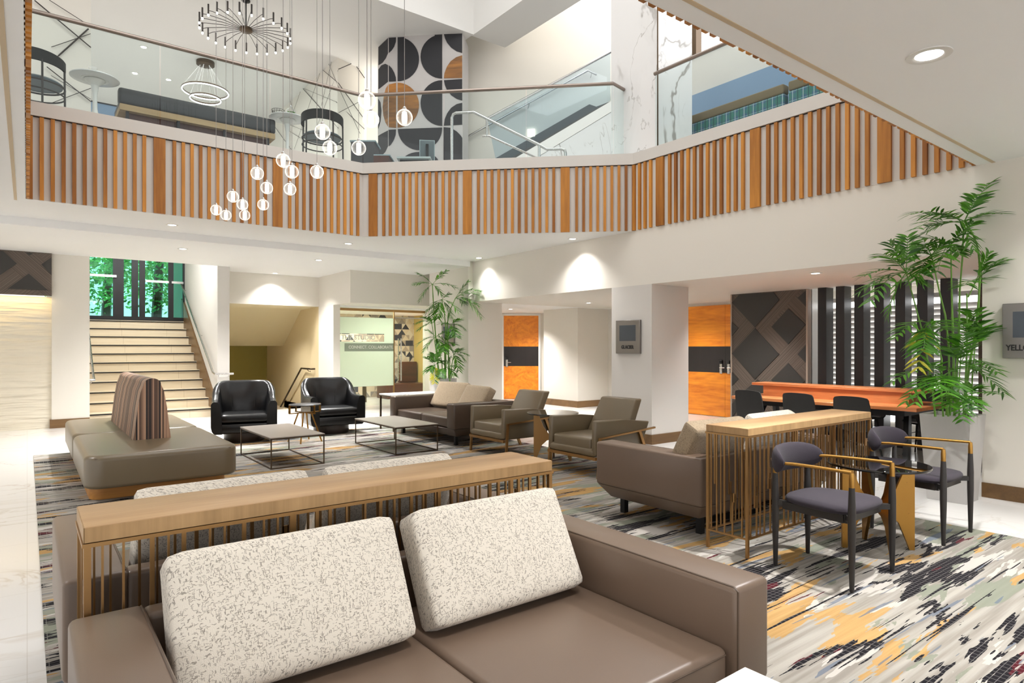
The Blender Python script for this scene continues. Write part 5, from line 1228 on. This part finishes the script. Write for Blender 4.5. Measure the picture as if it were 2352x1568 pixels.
# ------------------------------------------------------------------ outside
struct('ground', MB().box(-12, 14, 18.3, 40, 1.9, 2.1), plain('lawn', (96, 120, 70), .9), 'lawn outside the stair head windows', 'ground')
def tree(label, x, y, h, cr, seed):
    rnd = random.Random(seed); t = thing('tree', label, 'tree', (x, y, 2.1), 0, 'trees outside the stair windows')
    fin('trunk', MB().tube([(0,0,0), (.1,0,h*.4), (-.05,.05,h*.7), (.1,.1,h)], [.16,.13,.09,.04], 8), M['dark_brown'], t)
    m = MB()
    for i in range(5200):
        while 1:
            v = Vector((rnd.uniform(-1,1), rnd.uniform(-1,1), rnd.uniform(-1,1)))
            if .25 < v.length < 1: break
        c = Vector((v.x*cr, v.y*cr, h*.62+v.z*h*.55)); c += Vector((rnd.gauss(0,.1), rnd.gauss(0,.1), rnd.gauss(0,.1)))
        a = Vector((rnd.gauss(0,1), rnd.gauss(0,1), rnd.gauss(0,.5))).normalized()*rnd.uniform(.05,.11); b = a.cross(Vector((rnd.gauss(0,1), rnd.gauss(0,1), rnd.gauss(0,1)))).normalized()*rnd.uniform(.03,.055)
        m.tv = rnd.random()*.8; q = [m.V(c-a), m.V(c+b), m.V(c+a), m.V(c-b)]; m.F(q)
    o = fin('crown', m, M['tree'], t); o['kind'] = 'stuff'
tree('leafy tree outside, left of the door post', 1.2, 22.5, 5.4, 1.8, 1)
tree('leafy tree outside, behind the middle pane', 3.3, 23.2, 5.6, 1.7, 2)
tree('leafy tree outside, behind the right pane', 4.9, 24.0, 6.2, 2.2, 3)
tree('leafy tree outside, far behind the others', 2.2, 26.5, 7, 2.6, 4)
# ------------------------------------------------------------------ lights
W = bpy.data.worlds.new('world'); S.world = W; W.use_nodes = True
W.node_tree.nodes['Background'].inputs[0].default_value = (1, .99, .985, 1); W.node_tree.nodes['Background'].inputs[1].default_value = 1.15
def lamp(kind, name, loc, power, rot=(0,0,0), col=(1,.99,.975), **k):
    l = bpy.data.lights.new(name, kind); l.energy = power; l.color = col
    for a, b in k.items(): setattr(l, a, b)
    o = bpy.data.objects.new(name, l); COL.objects.link(o); o.location = loc; o.rotation_euler = rot; return o
sun = lamp('SUN', 'sun', (2, 30, 20), 13, (R(-12), R(10), 0), (1,.98,.93), angle=R(2))
def downlight(u, v, z, label, power=60, rr=.085, ang=116, bl=.85, off=(0,0)):
    p = Zp(u, v, z); t = thing('downlight', 'round recessed white downlight, '+label, 'ceiling light', (p.x, p.y, z), 0, 'recessed ceiling downlights')
    fin('trim_ring', MB().lathe([(rr, 0), (rr, -.006), (rr*.7, -.008), (rr*.62, -.002)], 32), M['white_gloss'], t)
    fin('lens', MB().lathe([(rr*.6, -.001), (rr*.6, -.004)], 24), M['led'], t)
    lamp('SPOT', 'down_spot', (p.x+off[0], p.y+off[1], z-.02), power, (0,0,0), spot_size=R(ang), spot_blend=bl, shadow_soft_size=.05)
PW = 450
downlight(395, 516, 3.33, 'under the balcony at left, nearest the slats', PW)
downlight(800, 559, 3.33, 'under the angled part of the balcony', PW)
downlight(1315, 548, 3.33, 'washing the wall above the GLACIER sign', PW*.2, off=(0,0))
downlight(1100, 592, 3.33, 'by the far palm near the beam', PW*.13)
downlight(420, 571, 3.215, 'in front of the lobby stairs', PW)
downlight(732, 597, 3.215, 'in front of the frosted glass room', PW)
downlight(632, 627, 3.215, 'washing the header over the lower stairs', PW*.3)
downlight(2134, 126, 3.33, 'large one in the near ceiling at right', PW, .125)
downlight(1873, 627, 2.468, 'over the communal table', 160)
downlight(1173, 709.5, 2.468, 'in the corridor by the single amber door', 90)
downlight(1352, 695, 2.468, 'in the corridor over the corner block', 90)
downlight(596, 705.5, 2.489, 'in the soffit of the lower stairs', 230)
downlight(330, 108, 8.0, 'gallery ceiling, closest to the rail', 120)
downlight(310, 168, 8.0, 'gallery ceiling, left of the far pair', 120)
downlight(387, 183, 8.0, 'gallery ceiling, right of the far pair', 120)
# ceiling lights outside the frame, plus fixtureless spots added in view as fill
for x, y, z, e in ((7.2, 8.1, 3.3, 7), (7.15, 10.3, 3.3, 6), (7.15, .95, 3.3, 44), (3.6, .8, 3.3, 33), (1.2, .6, 3.3, 44), (5.6, -.8, 3.3, 30), (-1.6, 4, 3.3, 50), (-1.6, 8, 3.3, 45), (-2, 12.6, 3.2, 45), (2.2, 13.2, 3.18, 70), (5.0, 12.4, 3.18, 95), (4.9, 14.6, 3.18, 60), (11.0, 8.5, 2.44, 38), (9.3, 6.1, 2.44, 55), (8.4, 4.6, 2.44, 45), (10.0, 12.9, 2.44, 90), (9.9, 10, 2.44, 100), (11.0, 13.4, 2.44, 45)):
    lamp('SPOT', 'down_spot', (x, y, z), e*3.2, (0,0,0), spot_size=R(120), spot_blend=.9, shadow_soft_size=.06)
lamp('AREA', 'atrium_fill', (3.6, 6.1, 9.9), 230, (0,0,0), (1,.99,.98), shape='RECTANGLE', size=6, size_y=6)  # added area light filling the atrium from above; the ceiling is closed
lamp('AREA', 'lounge_fill', (1.5, 14.5, 7.9), 100, (0,0,0), (1,.985,.96), shape='RECTANGLE', size=5, size_y=4)  # added area light brightening the lounge, has no fixture
lamp('AREA', 'gallery_fill', (10, 8, 9.8), 110, (0,0,0), (1,.97,.94), shape='RECTANGLE', size=3, size_y=4)  # area light put in to lift the right side of the gallery
lamp('AREA', 'studio_fill', (7.5, 16.2, 2.44), 90, (0,0,0), (1,.97,.9), shape='RECTANGLE', size=2, size_y=1.5)  # added fill that brightens the glass room and its film
lamp('AREA', 'stair_fill', (2, 14.75, 4.25), 75, (R(42),0,0), (.95,.98,1), shape='RECTANGLE', size=2, size_y=.4)  # added fill without a fixture, tilted to reach the stair risers
lamp('AREA', 'cove_lamp', (-1.2, 14.40, 2.43), 9, (0,0,0), (1,.72,.30), shape='RECTANGLE', size=3, size_y=.08)
S.view_settings.view_transform = 'Standard'; S.view_settings.look = 'None'; S.view_settings.gamma = 1; S.view_settings.exposure = .42
try: S.view_settings.use_curve_mapping = False
except Exception: pass
S.cycles.max_bounces = 8; S.cycles.diffuse_bounces = 5; S.cycles.glossy_bounces = 4; S.cycles.transmission_bounces = 4; S.cycles.transparent_max_bounces = 16
S.cycles.caustics_reflective = False; S.cycles.caustics_refractive = False; S.cycles.sample_clamp_indirect = 6
